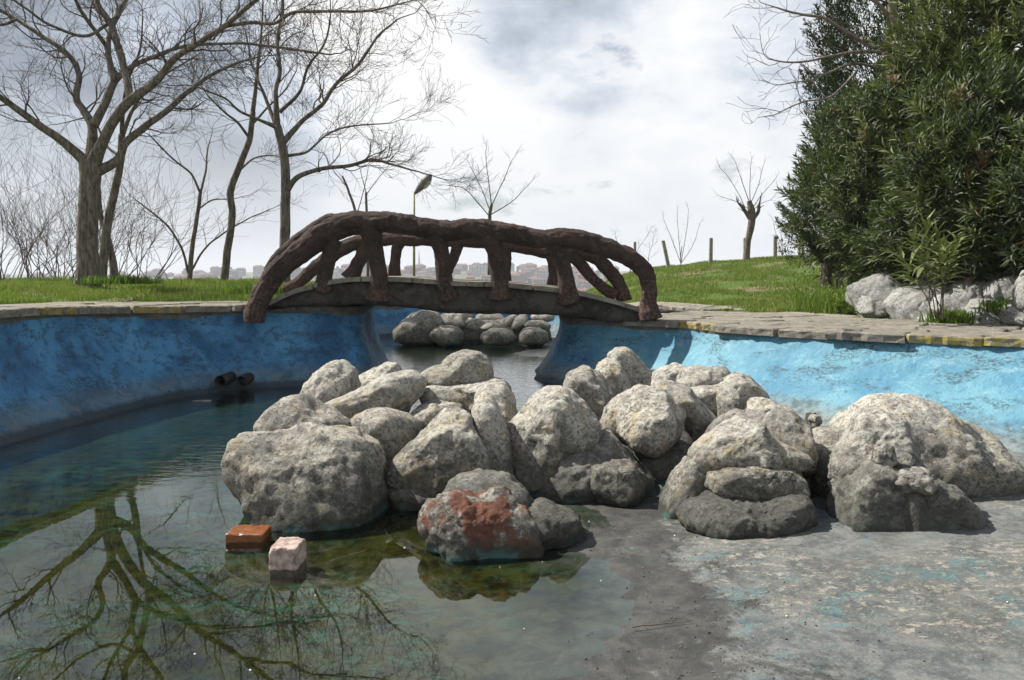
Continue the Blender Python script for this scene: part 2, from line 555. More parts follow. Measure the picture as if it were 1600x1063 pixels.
def mat_floor():
    m, n = new_mat('pool_floor_concrete')
    p = n.pos()
    x, y, z = n.sep(p)[:3]
    a = n.noise(p, 1.1, 6, 0.62, 0.5)
    b = n.noise(p, 7, 8, 0.72, 0.4)
    fine = n.noise(p, 85, 6, 0.78)
    c = n.noise(n.vm('ADD', p, (9, 3, 1)), 2.6, 8, 0.72, 0.9)
    gray = n.mix(n.step(b, 0.40, 0.60), (0.062, 0.069, 0.071), (0.132, 0.137, 0.133))
    # cream patches where the screed shows, torn along the view of the trowel
    cr = n.noise(n.vm('MULTIPLY', n.vm('ADD', p, (2, 5, 0)), (1.0, 1.5, 1)), 15, 12, 0.90, 0.35)
    czone = n.noise(n.vm('ADD', p, (6, 1, 3)), 0.9, 3, 0.5, 0.3)
    cm = n.m('MULTIPLY', n.step(cr, 0.495, 0.535), n.step(czone, 0.42, 0.56))
    cm = n.m('MULTIPLY', cm, n.step(x, 0.5, 1.1))
    dry = n.mix(n.m('MULTIPLY', cm, 0.62), gray, (0.36, 0.335, 0.27))
    tm = n.noise(n.vm('ADD', p, (3, 3, 3)), 5, 9, 0.82, 0.7)
    tz = n.noise(n.vm('ADD', p, (8, 8, 3)), 1.3, 3, 0.5)
    dry = n.mix(n.m('MULTIPLY', n.m('MULTIPLY', n.step(tm, 0.52, 0.60), n.step(tz, 0.42, 0.6)), 0.62), dry, (0.055, 0.17, 0.185))
    spk = n.noise(p, 130, 3, 0.8)
    dry = n.mix(n.step(spk, 0.66, 0.72, 0, 0.7), dry, (0.42, 0.40, 0.35))
    dry = n.mix(n.step(spk, 0.36, 0.30, 0, 0.6), dry, (0.04, 0.04, 0.04))
    # under water: olive algae with turquoise paint showing through
    alg = n.mix(n.step(b, 0.38, 0.62), (0.009, 0.009, 0.002), (0.042, 0.039, 0.007))
    t2 = n.noise(n.vm('ADD', n.vm('MULTIPLY', p, (1, 1.5, 1)), (1, 7, 2)), 8.5, 10, 0.84, 0.5)
    t3 = n.step(n.noise(n.vm('ADD', p, (11, 7, 2)), 1.0, 3, 0.5), 0.38, 0.60)
    far = n.step(y, 5.2, 7.0)
    tmask = n.m('MULTIPLY', n.step(t2, 0.50, 0.57), n.m('MAXIMUM', t3, n.m('MULTIPLY', far, 0.4)))
    alg = n.mix(n.m('MULTIPLY', tmask, 0.8), alg, (0.026, 0.078, 0.052))
    alg = n.mix(n.m('MULTIPLY', n.step(fine, 0.55, 0.7), 0.5), alg, (0.012, 0.013, 0.004))
    alg = n.mix(n.m('MULTIPLY', far, 0.35), alg, (0.008, 0.030, 0.028))
    zz_ = n.m('ADD', z, n.m('MULTIPLY', n.m('SUBTRACT', b, 0.5), 0.012))
    under = n.step(zz_, -0.012, 0.001, 1, 0)
    g3 = n.noise(n.vm('ADD', p, (4, 9, 0)), 26, 8, 0.85)
    # wet silt fringe
    fr = n.step(n.m('ADD', z, n.m('ADD', n.m('MULTIPLY', n.m('SUBTRACT', c, 0.5), 0.075), n.m('MULTIPLY', n.m('SUBTRACT', g3, 0.5), 0.05))), 0.012, 0.021, 1, 0)
    silt = n.mix(n.step(b, 0.4, 0.65), (0.020, 0.0195, 0.0175), (0.055, 0.052, 0.046))
    col = n.mix(n.m('MULTIPLY', fr, 0.88), dry, silt)
    # old dried tide stain
    edge = n.step(n.m('ABSOLUTE', n.m('SUBTRACT', n.m('ADD', z, n.m('MULTIPLY', n.m('SUBTRACT', c, 0.5), 0.06)), 0.055)), 0.0, 0.007, 0.35, 0)
    col = n.mix(edge, col, (0.08, 0.075, 0.065))
    col = n.mix(under, col, alg)
    col = n.mix(n.m('MULTIPLY', n.step(fine, 0.52, 0.64), n.m('SUBTRACT', 1.0, under)), col, n.mix(0.55, col, (0.045, 0.045, 0.043)))
    g2 = n.noise(n.vm('ADD', p, (4, 0, 0)), 40, 8, 0.85)
    col = n.mix(n.m('MULTIPLY', n.step(g2, 0.52, 0.60, 0, 0.40), n.m('SUBTRACT', 1.0, fr)), col, (0.24, 0.235, 0.21))
    rough = n.m('SUBTRACT', 0.88, n.m('MULTIPLY', fr, 0.33))
    h = n.m('ADD', n.m('MULTIPLY', b, 0.7), n.m('ADD', n.m('MULTIPLY', fine, 0.45), n.m('MULTIPLY', cm, 0.12)))
    finish(n, col, n.m('ADD', rough, n.m('MULTIPLY', under, 0.4), clamp=True), n.bump(h, 0.85, 0.014), n.m('MULTIPLY', n.m('SUBTRACT', 1.0, under), 0.35))
    return m


M['floor'] = mat_floor()


def mat_water():
    m, n = new_mat('shallow_water')
    p = n.pos()
    y = n.sep(p)[1]
    w1 = n.noise(n.vm('MULTIPLY', p, (1.0, 2.6, 1)), 5.0, 3, 0.5, 0.4)
    w2 = n.noise(n.vm('MULTIPLY', p, (1.0, 2.0, 1)), 26, 2, 0.5)
    amt = n.step(y, 4.4, 6.4, 0.0012, 0.09)
    h = n.m('MULTIPLY', n.m('ADD', w1, n.m('MULTIPLY', w2, 0.18)), amt)
    nr = n.bump(h, 1.0, 0.06)
    fr = n.node('ShaderNodeFresnel')
    fr.inputs[0].default_value = 1.36
    n.put(fr.inputs['Normal'], nr)
    fac = n.m('ADD', n.m('MULTIPLY', fr.outputs[0], 1.32), 0.012, clamp=True)
    gl = n.node('ShaderNodeBsdfGlossy')
    gl.inputs['Roughness'].default_value = 0.004
    gl.inputs['Color'].default_value = (0.95, 0.97, 0.98, 1)
    n.put(gl.inputs['Normal'], nr)
    tr = n.node('ShaderNodeBsdfTransparent')
    tr.inputs[0].default_value = (0.80, 0.88, 0.80, 1)
    mx = n.node('ShaderNodeMixShader')
    n.put(mx.inputs[0], fac)
    n.l.new(tr.outputs[0], mx.inputs[1])
    n.l.new(gl.outputs[0], mx.inputs[2])
    o = n.node('ShaderNodeOutputMaterial')
    n.l.new(mx.outputs[0], o.inputs[0])
    return m


M['water'] = mat_water()


def mat_stone(name, c0, c1, c2, yellow=False):
    m, n = new_mat(name)
    p = n.pos()
    oi = n.node('ShaderNodeObjectInfo').outputs['Random']
    a = n.noise(p, 5, 8, 0.72, 0.6)
    b = n.noise(n.vm('MULTIPLY', p, (1, 1.6, 5)), 20, 9, 0.82, 0.4)
    f = n.noise(p, 90, 4, 0.7)
    col = n.mix(n.step(a, 0.42, 0.58), c0, c1)
    col = n.mix(n.step(b, 0.50, 0.66, 0, 0.75), col, c2)
    col = n.mix(n.m('MULTIPLY', oi, 0.45), col, (0.145, 0.135, 0.12))
    col = n.mix(n.step(f, 0.54, 0.66, 0, 0.65), col, (0.06, 0.057, 0.05))
    dk_ = n.noise(n.vm('ADD', p, (5, 5, 5)), 9, 9, 0.85, 0.6)
    col = n.mix(n.step(dk_, 0.50, 0.58, 0, 0.6), col, (0.075, 0.070, 0.058))
    if yellow:
        ym = n.step(n.noise(n.vm('ADD', p, (4, 4, 1)), 14, 8, 0.85), 0.44, 0.53)
        nrm = n.node('ShaderNodeNewGeometry').outputs['Normal']
        front = n.step(n.m('ABSOLUTE', n.sep(nrm)[2]), 0.55, 0.85, 1, 0.12)
        col = n.mix(n.m('MULTIPLY', n.m('MULTIPLY', ym, front), 0.9), col, (0.30, 0.235, 0.055))
    h = n.m('ADD', n.m('MULTIPLY', a, 0.5), n.m('ADD', n.m('MULTIPLY', b, 0.5), n.m('MULTIPLY', f, 0.2)))
    finish(n, col, 0.9, n.bump(h, 0.9, 0.02), 0.2)
    return m


M['coping'] = mat_stone('slate_coping', (0.15, 0.135, 0.11), (0.245, 0.222, 0.18), (0.33, 0.30, 0.235))
M['coping_yellow'] = mat_stone('slate_coping_yellow', (0.15, 0.135, 0.11), (0.245, 0.222, 0.18), (0.33, 0.30, 0.235), True)
M['mortar'] = mat_stone('dark_mortar', (0.10, 0.095, 0.08), (0.17, 0.16, 0.135), (0.22, 0.20, 0.17))


def mat_bridge():
    m, n = new_mat('brown_cement_bark')
    p = n.pos()
    a = n.noise(p, 5, 6, 0.6, 0.3)
    b = n.noise(p, 30, 7, 0.75)
    f = n.noise(p, 110, 5, 0.75)
    col = n.mix(n.step(a, 0.35, 0.65), (0.040, 0.029, 0.024), (0.075, 0.052, 0.043))
    col = n.mix(n.step(b, 0.52, 0.66, 0, 0.6), col, (0.135, 0.105, 0.085))
    z = n.sep(p)[2]
    rd = n.step(n.m('ADD', z, n.m('MULTIPLY', n.m('SUBTRACT', a, 0.5), 0.3)), 1.1, 1.42, 0.7, 0)
    col = n.mix(n.m('MULTIPLY', rd, n.step(b, 0.45, 0.6)), col, (0.17, 0.105, 0.085))
    h = n.m('ADD', n.m('MULTIPLY', b, 0.8), n.m('MULTIPLY', f, 0.5))
    finish(n, col, 0.9, n.bump(h, 1.0, 0.03), 0.2)
    return m


M['bridge'] = mat_bridge()


def mat_deck():
    m, n = new_mat('bridge_cement')
    p = n.pos()
    a = n.noise(p, 4, 6, 0.65, 0.4)
    b = n.noise(p, 24, 8, 0.78)
    f = n.noise(p, 100, 4, 0.7)
    col = n.mix(n.step(a, 0.38, 0.62), (0.036, 0.032, 0.028), (0.085, 0.076, 0.064))
    col = n.mix(n.step(b, 0.54, 0.66, 0, 0.6), col, (0.17, 0.155, 0.13))
    h = n.m('ADD', n.m('MULTIPLY', b, 0.8), n.m('MULTIPLY', f, 0.3))
    finish(n, col, 0.92, n.bump(h, 1.0, 0.035), 0.2)
    return m


M['deck'] = mat_deck()


def mat_ground():
    m, n = new_mat('grass_and_soil_ground')
    p = n.pos()
    y = n.sep(p)[1]
    g = n.attr('grass')
    a = n.noise(p, 0.9, 6, 0.65, 0.5)
    b = n.noise(p, 12, 7, 0.75)
    f = n.noise(p, 70, 4, 0.7)
    gr = n.mix(n.step(b, 0.35, 0.65), (0.040, 0.072, 0.012), (0.085, 0.130, 0.024))
    so = n.mix(b, (0.115, 0.09, 0.05), (0.20, 0.165, 0.10))
    gr = n.mix(n.step(a, 0.49, 0.60, 0, 0.85), gr, so)
    pv = n.mix(n.step(b, 0.38, 0.62), (0.17, 0.155, 0.125), (0.30, 0.275, 0.22))
    pv = n.mix(n.step(f, 0.56, 0.68, 0, 0.5), pv, (0.07, 0.066, 0.055))
    gm = n.step(n.m('ADD', g, n.m('MULTIPLY', n.m('SUBTRACT', b, 0.5), 0.9)), 0.42, 0.58)
    col = n.mix(gm, pv, gr)
    # far slopes: scrub and built-up land
    far = n.step(y, 120, 400)
    s = n.noise(n.vm('SCALE', p, scale=0.01), 3, 8, 0.7)
    fcol = n.mix(n.step(s, 0.42, 0.6), (0.070, 0.085, 0.045), (0.17, 0.15, 0.115))
    col = n.mix(far, col, fcol)
    h = n.m('ADD', n.m('MULTIPLY', b, 0.7), n.m('MULTIPLY', f, 0.35))
    finish(n, col, 0.95, n.bump(h, 0.9, 0.03), 0.15)
    return m


M['ground'] = mat_ground()


def mat_var(name, stops, rough=0.6, spec=0.3, trans=0.0, bumps=None):
    m, n = new_mat(name)
    v = n.attr('var')
    r = n.node('ShaderNodeValToRGB')
    n.put(r.inputs[0], v)
    el = r.color_ramp.elements
    el[0].position = stops[0][0]; el[0].color = (*stops[0][1], 1)
    el[1].position = stops[-1][0]; el[1].color = (*stops[-1][1], 1)
    for s in stops[1:-1]:
        q = el.new(s[0]); q.color = (*s[1], 1)
    p, o = finish(n, r.outputs[0], rough, None, spec)
    if trans:
        t = n.node('ShaderNodeBsdfTranslucent')
        n.put(t.inputs[0], n.mix(0.5, r.outputs[0], (0.16, 0.26, 0.03)))
        mx = n.node('ShaderNodeMixShader')
        mx.inputs[0].default_value = trans
        n.l.new(p.outputs[0], mx.inputs[1]); n.l.new(t.outputs[0], mx.inputs[2])
        n.l.new(mx.outputs[0], o.inputs[0])
    return m


M['oleander'] = mat_var('oleander_leaf', [(0, (0.008, 0.014, 0.006)), (0.45, (0.029, 0.044, 0.012)), (0.85, (0.090, 0.108, 0.028)), (0.955, (0.15, 0.18, 0.06)), (0.975, (0.16, 0.085, 0.045)), (1, (0.20, 0.12, 0.07))], 0.55, 0.35, 0.15)
M['conifer'] = mat_var('conifer_leaf', [(0, (0.012, 0.022, 0.012)), (0.6, (0.022, 0.038, 0.018)), (1, (0.042, 0.060, 0.028))], 0.75, 0.2, 0.08)
M['grass'] = mat_var('grass_blade', [(0, (0.040, 0.082, 0.010)), (0.5, (0.098, 0.160, 0.020)), (0.85, (0.19, 0.235, 0.042)), (1, (0.27, 0.22, 0.11))], 0.6, 0.25, 0.35)


def mat_simple(name, c0, c1, scale=8, rough=0.85, bump=0.5, dist=0.01, spec=0.25, stretch=None, detail=6):
    m, n = new_mat(name)
    p = n.pos()
    if stretch: p = n.vm('MULTIPLY', p, stretch)
    a = n.noise(p, scale, detail, 0.68, 0.3)
    col = n.mix(n.step(a, 0.33, 0.67), c0, c1)
    finish(n, col, rough, n.bump(a, bump, dist), spec)
    return m


M['bark'] = mat_simple('grey_bark', (0.060, 0.052, 0.042), (0.20, 0.175, 0.14), 22, 0.92, 1.0, 0.03, 0.1, (1, 1, 0.22))
M['twig'] = mat_simple('twig_bark', (0.060, 0.050, 0.042), (0.125, 0.105, 0.085), 12, 0.9, 0.2, 0.01, 0.1)
M['twig_pale'] = mat_simple('pale_twig_bark', (0.16, 0.14, 0.11), (0.26, 0.22, 0.17), 12, 0.9, 0.2, 0.01, 0.1)
M['concrete'] = mat_simple('post_concrete', (0.20, 0.19, 0.16), (0.34, 0.32, 0.27), 14, 0.92, 0.6, 0.01)
M['brick_orange'] = mat_simple('orange_brick', (0.11, 0.036, 0.009), (0.19, 0.062, 0.014), 22, 0.38, 0.35, 0.006, 0.5)
M['brick_pink'] = mat_simple('pink_brick', (0.20, 0.145, 0.12), (0.40, 0.32, 0.28), 26, 0.9, 0.8, 0.008)
M['pipe'] = mat_simple('black_pipe', (0.012, 0.012, 0.012), (0.03, 0.03, 0.028), 20, 0.6, 0.2)
M['pole'] = mat_simple('yellow_green_pole', (0.20, 0.19, 0.075), (0.30, 0.28, 0.12), 9, 0.6, 0.2)
M['lamp_grey'] = mat_simple('lamp_housing', (0.10, 0.095, 0.085), (0.20, 0.19, 0.17), 12, 0.6, 0.3)
M['lens'] = mat_simple('lamp_lens', (0.42, 0.41, 0.36), (0.50, 0.49, 0.44), 12, 0.3, 0.1)
M['spout'] = mat_simple('dark_spout_stone', (0.06, 0.055, 0.048), (0.15, 0.14, 0.12), 18, 0.9, 0.9, 0.02)
M['white'] = mat_simple('white_scrap', (0.6, 0.6, 0.57), (0.75, 0.75, 0.72), 12, 0.7, 0.1)
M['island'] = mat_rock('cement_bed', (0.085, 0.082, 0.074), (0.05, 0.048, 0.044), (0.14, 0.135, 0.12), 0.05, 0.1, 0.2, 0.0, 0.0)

# ------------------------------------------------------------------ pool plan
TOPS = np.array([(-4.9, -4), (-5.0, 1.0), (-4.75, 4.5), (-4.45, 6.9), (-4.12, 8.3), (-3.70, 9.05), (-3.13, 9.42), (-2.4, 9.62),
                 (-1.95, 9.85), (-1.9, 10.4), (-1.95, 11.3), (-2.3, 12.2), (-3.2, 13.0), (-3.8, 14.8), (-3.0, 16.8), (-0.5, 17.6),
                 (1.6, 17.2), (2.9, 15.9), (3.5, 14.4), (3.1, 13.0), (1.5, 12.3), (0.75, 11.3), (0.65, 10.4), (0.72, 9.95), (1.2, 9.55),
                 (1.82, 9.1), (2.5, 7.95), (3.4, 7.12), (4.25, 6.55), (5.3, 5.2), (5.8, 2), (5.8, -4)], float)
BASE = np.array([(-4.2, -4), (-4.35, 1.0), (-4.1, 4.2), (-3.88, 6.0), (-3.78, 7.0), (-3.62, 8.2), (-3.0, 9.1), (-2.2, 9.42),
                 (-1.62, 9.75), (-1.58, 10.4), (-1.65, 11.3), (-2.0, 12.5), (-2.8, 13.4), (-3.3, 14.8), (-2.6, 16.4), (-0.5, 17.1),
                 (1.4, 16.7), (2.4, 15.7), (3.0, 14.4), (2.7, 13.4), (1.2, 12.8), (0.35, 11.4), (0.25, 10.4), (0.28, 9.8), (0.8, 9.25),
                 (1.5, 8.45), (2.15, 7.2), (2.65, 6.2), (3.45, 5.25), (4.3, 4.0), (4.7, 1.5), (4.7, -4)], float)
SUBD = 12
TC = catmull(TOPS, SUBD)
BC = catmull(BASE, SUBD)


def G(X, Y):
    """height of the ground outside the pool"""
    X = np.asarray(X, float); Y = np.asarray(Y, float)
    z = 0.92 + (0.755 - 0.92) * sst(X, -2.0, 1.6)
    z = z + 0.06 * (1 - sst(Y, 7.4, 9.3)) * sst(-X, 2, 3.5)
    z = z + 0.18 * sst(Y, 11.8, 14.6) * sst(-X, 2.6, 4.6)
    z = z - 0.24 * sst(Y, 11.5, 15.0) * sst(X, -4.2, -2.5) * (1 - sst(X, 1.5, 5)) - 0.05 * sst(Y, 12, 15) * sst(X, 1.5, 5)
    z = z + (0.72 + 0.36 * sst(X, 3.5, 9)) * sst(Y, 12.8, 24.5) * sst(X, 1.2, 4.5)
    P = np.stack([X.ravel() * 0.5, Y.ravel() * 0.5, np.zeros(X.size)], 1)
    bumpy = fbm(P, 3).reshape(X.shape)
    z = z + 0.07 * bumpy * sst(Y, 12, 16)
    yc = 19.5 + 6.5 * sst(X, 0.5, 4)
    d = np.maximum(Y - yc, 0)
    z = z - np.minimum(0.012 * d * d, 0.28 * d)
    z = np.maximum(z, -34.0)
    P2 = np.stack([X.ravel() * 0.004, Y.ravel() * 0.002, np.zeros(X.size)], 1)
    hn = fbm(P2 + 3.3, 3).reshape(X.shape)
    Xr = X / np.maximum(Y, 1) * 1150
    H = 2.0 - 15.0 * sst(-Xr, 180, 760) + 5.0 * hn - 10 * sst(-Xr, 800, 1500)
    z = z + (H + 34.0) * sst(Y, 420, 1200) * (z < -20)
    return z


def inside(poly, X, Y):
    X = np.asarray(X); Y = np.asarray(Y)
    c = np.zeros(X.shape, bool)
    n = len(poly)
    for i in range(n):
        x0, y0 = poly[i]; x1, y1 = poly[(i + 1) % n]
        if y0 == y1: continue
        k = ((y0 > Y) != (y1 > Y)) & (X < (x1 - x0) * (Y - y0) / (y1 - y0) + x0)
        c ^= k
    return c


def dist_poly(poly, X, Y):
    d = np.full(np.shape(X), 1e9)
    for i in range(0, len(poly) - 1):
        a = poly[i]; b = poly[i + 1]
        ab = b - a
        t = np.clip(((X - a[0]) * ab[0] + (Y - a[1]) * ab[1]) / (ab @ ab), 0, 1)
        d = np.minimum(d, np.hypot(X - a[0] - t * ab[0], Y - a[1] - t * ab[1]))
    return d


def outward(C):
    T = np.gradient(C, axis=0)
    T /= np.linalg.norm(T, axis=1)[:, None] + 1e-9
    return np.stack([-T[:, 1], T[:, 0]], 1)   # curve runs clockwise seen from above -> left side is outside


NT_ = outward(TC)


def floor_z(X, Y):
    X = np.asarray(X, float); Y = np.asarray(Y, float)
    P = np.stack([X.ravel() * 0.8, Y.ravel() * 0.8, np.zeros(X.size)], 1)
    nz = fbm(P + 11.7, 4).reshape(X.shape)
    s = X - 0.33 - 0.25 * sst(Y, 5, 7) * 0 - 0.9 * sst(Y, 6.8, 8.2) * (1 - sst(Y, 11, 13))
    z = np.where(s > 0, 0.040 * s, 0.028 * s)
    z = np.maximum(z, -0.065)
    return z + 0.017 * nz - 0.002


# pool walls -----------------------------------------------------------
nv = 30
t = np.linspace(0, 1, nv)
zT = G(TC[:, 0], TC[:, 1])
zB = floor_z(BC[:, 0], BC[:, 1]) - 0.03
pw_ = 2.1 - 0.65 * sst(TC[:, 0], 0.8, 2.5)
w = (1 - t)[None, :] ** pw_[:, None]
WX = TC[:, None, 0] + (BC - TC)[:, None, 0] * w
WY = TC[:, None, 1] + (BC - TC)[:, None, 1] * w
WZ = zB[:, None] + (zT - zB)[:, None] * t[None, :]
V = np.stack([WX, WY, WZ], -1).reshape(-1, 3)
dn = 0.030 * fbm(V * 1.7, 4) + 0.008 * fbm(V * 9, 3)
edge = (np.sin(np.pi * np.clip(t, 0, 1)) ** 0.4)[None, :].repeat(len(TC), 0).ravel()
V[:, :2] -= np.repeat(NT_, nv, 0) * (dn * edge)[:, None]
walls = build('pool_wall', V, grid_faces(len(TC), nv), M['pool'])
tag(walls, kind='structure')

# pool floor and water -------------------------------------------------
xs = np.arange(-5.4, 5.5, 0.05)
ys = np.arange(-4, 18.2, 0.05)
XX, YY = np.meshgrid(xs, ys, indexing='ij')
ZZ = floor_z(XX, YY)
P = np.stack([XX, YY, ZZ], -1).reshape(-1, 3)
P[:, 2] += 0.0025 * fbm(P * np.array([14, 14, 0]), 2)
BCp = np.vstack([BC + NT_ * 0.45])
cx = (XX[:-1, :-1] + XX[1:, 1:]).ravel() / 2; cy = (YY[:-1, :-1] + YY[1:, 1:]).ravel() / 2
fl = grid_faces(len(xs), len(ys))
ins = inside(TC - NT_ * 0.1, cx, cy)
fl = fl[ins]
o = build('pool_floor', P, fl, M['floor'])
tag(o, kind='structure')
xs2 = np.arange(-5.4, 5.3, 0.3); ys2 = np.arange(-4, 18.2, 0.3)
X2, Y2 = np.meshgrid(xs2, ys2, indexing='ij')
c2x = (X2[:-1, :-1] + X2[1:, 1:]).ravel() / 2; c2y = (Y2[:-1, :-1] + Y2[1:, 1:]).ravel() / 2
fw = grid_faces(len(xs2), len(ys2))
o = build('water', np.stack([X2, Y2, X2 * 0], -1).reshape(-1, 3), fw[inside(TC + NT_ * 0.15, c2x, c2y)], M['water'])
tag(o, kind='structure')

# ground sheet ---------------------------------------------------------


def lines(lo, hi, step, far, g, cap=40):
    a = list(np.arange(lo, hi, step))
    s = step; x = a[-1]
    while x < far:
        s = min(s * g, cap if x < 1400 else 400); x += s; a.append(x)
    return a


gx = lines(0, 12, 0.14, 5000, 1.13, 60)
gx = np.array([-x for x in gx[:0:-1]] + gx)
gyp = lines(-5, 27, 0.14, 5200, 1.06, 22)
gy = np.array([-60, -30, -15, -8] + gyp)
XX, YY = np.meshgrid(gx, gy, indexing='ij')
ZZ = G(XX, YY) - 0.012
cx = ((XX[:-1, :-1] + XX[1:, 1:]) / 2).ravel(); cy = ((YY[:-1, :-1] + YY[1:, 1:]) / 2).ravel()
hole = TC + NT_ * 0.10
nearm = (np.abs(cx) < 8) & (cy < 20)
keep = np.ones(len(cx), bool)
keep[nearm] = ~inside(hole, cx[nearm], cy[nearm])
gf = grid_faces(len(gx), len(gy))[keep]
# paving/grass mask
XF = XX.ravel(); YF = YY.ravel()
dpl = np.full(XF.shape, 99.0)
nm = (np.abs(XF) < 14) & (YF < 30)
dpl[nm] = dist_poly(TC[::3], XF[nm], YF[nm])


def grass_mask(X, Y, d):
    wid = np.where(X < -1.5, np.where(X > -2.75 - (Y - 11), np.where(Y > 11.4, 0.35, 1.6), 3.7), np.where(Y > 12.2, 0.55, 2.6))
    return np.maximum(sst(d, wid - 0.15, wid + 0.15), sst(Y, 11.7, 12.1) * (X < -2.0))


gm = grass_mask(XF, YF, dpl)
P = np.stack([XF, YF, ZZ.ravel()], 1)
near = (gm > 0.5) & (YF < 30) & (np.abs(XF) < 14)
P[near, 2] += 0.02 * fbm(P[near] * np.array([3, 3, 0]), 2)
o = build('ground', P, gf, M['ground'], attrs={'grass': gm})
tag(o, kind='structure')

# coping ---------------------------------------------------------------
outer = TC + NT_ * 0.42
IV = np.concatenate([
    np.stack([TC[:, 0], TC[:, 1], zT - 0.10], 1),
    np.stack([(TC - NT_ * 0.02)[:, 0], (TC - NT_ * 0.02)[:, 1], zT + 0.004], 1),
    np.stack([outer[:, 0], outer[:, 1], G(outer[:, 0], outer[:, 1]) + 0.004], 1)])
n_ = len(TC)
i = np.arange(n_ - 1)
fb = np.concatenate([np.stack([i, i + 1, n_ + i + 1, n_ + i], 1), np.stack([n_ + i, n_ + i + 1, 2 * n_ + i + 1, 2 * n_ + i], 1)])
coping = build('coping', IV, fb, M['mortar'], smooth=False)
tag(coping, kind='structure')
paving = empty('pavement', (0, 9, 0.9))
tag(paving, kind='structure')


def slab(poly, ztop, th, mat, parent, name, seed):
    """irregular flagstone from a plan outline"""
    r = np.random.default_rng(seed)
    C = np.asarray(poly, float)
    L = []
    for a, b in zip(C, np.roll(C, -1, 0)):
        nseg = max(2, int(np.linalg.norm(b - a) / 0.06))
        for k in range(nseg):
            L.append(a + (b - a) * k / nseg)
    L = np.array(L)
    ctr = L.mean(0)
    L = L + r.normal(0, 0.011, L.shape)
    q = np.column_stack([L * 7, np.zeros(len(L))])
    L = L + (L - ctr) / (np.linalg.norm(L - ctr, axis=1)[:, None] + 1e-6) * (0.035 * pn(q + seed))[:, None]
    n = len(L)
    inn = ctr + (L - ctr) * (1 - 0.018 / (np.linalg.norm(L - ctr, axis=1)[:, None] + 0.05))
    tz = r.normal(0, 0.004)
    sl = r.normal(0, 0.008, 2)
    gz = G(L[:, 0], L[:, 1]) + ztop + tz + (L - ctr) @ sl
    rings = [np.column_stack([L, gz - th]), np.column_stack([L + r.normal(0, 0.004, L.shape), gz - th * 0.45]),
             np.column_stack([L, gz - 0.010]), np.column_stack([inn, gz + r.normal(0, 0.0015, n)])]
    V = np.vstack(rings)
    fs = []
    for k in range(3):
        for a in range(n):
            b = (a + 1) % n
            fs.append((k * n + a, k * n + b, (k + 1) * n + b, (k + 1) * n + a))
    fs.append(tuple(3 * n + a for a in range(n)))
    org = (ctr[0], ctr[1], gz.mean())
    return build(name, V, fs, mat, parent, origin=org, smooth=False)


def arc(C):
    return np.concatenate([[0], np.cumsum(np.linalg.norm(np.diff(C, axis=0), axis=1))])


def samp(C, s, S):
    return np.array([np.interp(s, S, C[:, 0]), np.interp(s, S, C[:, 1])])


def project(p):
    d = np.array(p) - np.array([0, 0, CAMZ])
    cz = d[1] * math.cos(PITCH) - d[2] * math.sin(PITCH)
    cyy = d[1] * math.sin(PITCH) + d[2] * math.cos(PITCH)
    return 800 + F * d[0] / cz, 531.5 - F * cyy / cz


YELLOW = [(45, 120), (245, 300), (1050, 1140), (1430, 1550), (1583, 1640)]
seed = 100


def rows(C, N, widths, lens, s0, s1, lim=1.0):
    global seed
    S = arc(C)
    inner = C - N * 0.11
    off = -0.07
    for ri, wd in enumerate(widths):
        if ri == 3: s1 = s1 * lim
        I = C + N * off
        O = C + N * (off + wd)
        s = s0 + random.uniform(-0.3, 0)
        while s < s1:
            ln = random.uniform(*lens)
            if ri == 0: ln *= 0.85
            g_ = 0.012
            a0, a1 = s + g_, s + ln - g_
            sk = random.uniform(-0.09, 0.09)
            poly = [samp(I, a0, S) + N[0] * 0]
            mid = [samp(I, a0 + (a1 - a0) * f, S) for f in (0.33, 0.66)]
            poly += mid + [samp(I, a1, S), samp(O, a1 + sk * 0.4, S), samp(O, (a0 + a1) / 2, S), samp(O, a0 + sk * 0.4, S)]
            poly = np.array(poly)
            nn = (O - I)[np.searchsorted(S, min(a0, S[-1] - 0.01))]
            nn = nn / np.linalg.norm(nn)
            poly[:4] += nn * g_; poly[4:] -= nn * g_
            if ri == 0: poly[:4] += nn * random.uniform(-0.03, 0.05)
            c = poly.mean(0)
            px, py = project((c[0], c[1], G(c[0], c[1])))
            fpx, _ = project((*samp(I, (a0 + a1) / 2, S), 0.85))
            yel = ri == 0 and c[1] < 11 and any(a < fpx < b for a, b in YELLOW)
            seed += 1
            o = slab(poly, 0.045 if ri == 0 else 0.036, 0.075 if ri == 0 else 0.05, M['coping_yellow'] if yel else M['coping'],
                     coping if ri == 0 else paving, 'coping_stone' if ri == 0 else 'flagstone', seed)
            if yel: o['label'] = 'coping stone with flaking yellow paint on its edge'
            s += ln
        off += wd


iL0, iL1 = 2 * SUBD + 6, 8 * SUBD
rows(TC[iL0:iL1], NT_[iL0:iL1], (0.42, 0.50, 0.55, 0.6, 0.6, 0.7), (0.45, 0.95), 0.1, arc(TC[iL0:iL1])[-1] - 0.3, 0.55)
iR0, iR1 = 24 * SUBD + 2, 29 * SUBD + 4
NR = NT_[iR0:iR1].copy()
for _ in range(12):
    NR[1:-1] = (NR[:-2] + NR[1:-1] + NR[2:]) / 3
NR /= np.linalg.norm(NR, axis=1)[:, None]
rows(TC[iR0:iR1], NR, (0.42, 0.50, 0.52, 0.55, 0.6), (0.5, 0.95), 0.1, arc(TC[iR0:iR1])[-1] - 0.3)
# far rims seen past the bridge
iF0, iF1 = 15 * SUBD, 20 * SUBD
rows(TC[iF0:iF1], NT_[iF0:iF1], (0.40,), (0.6, 1.1), 0.1, arc(TC[iF0:iF1])[-1] - 0.3)

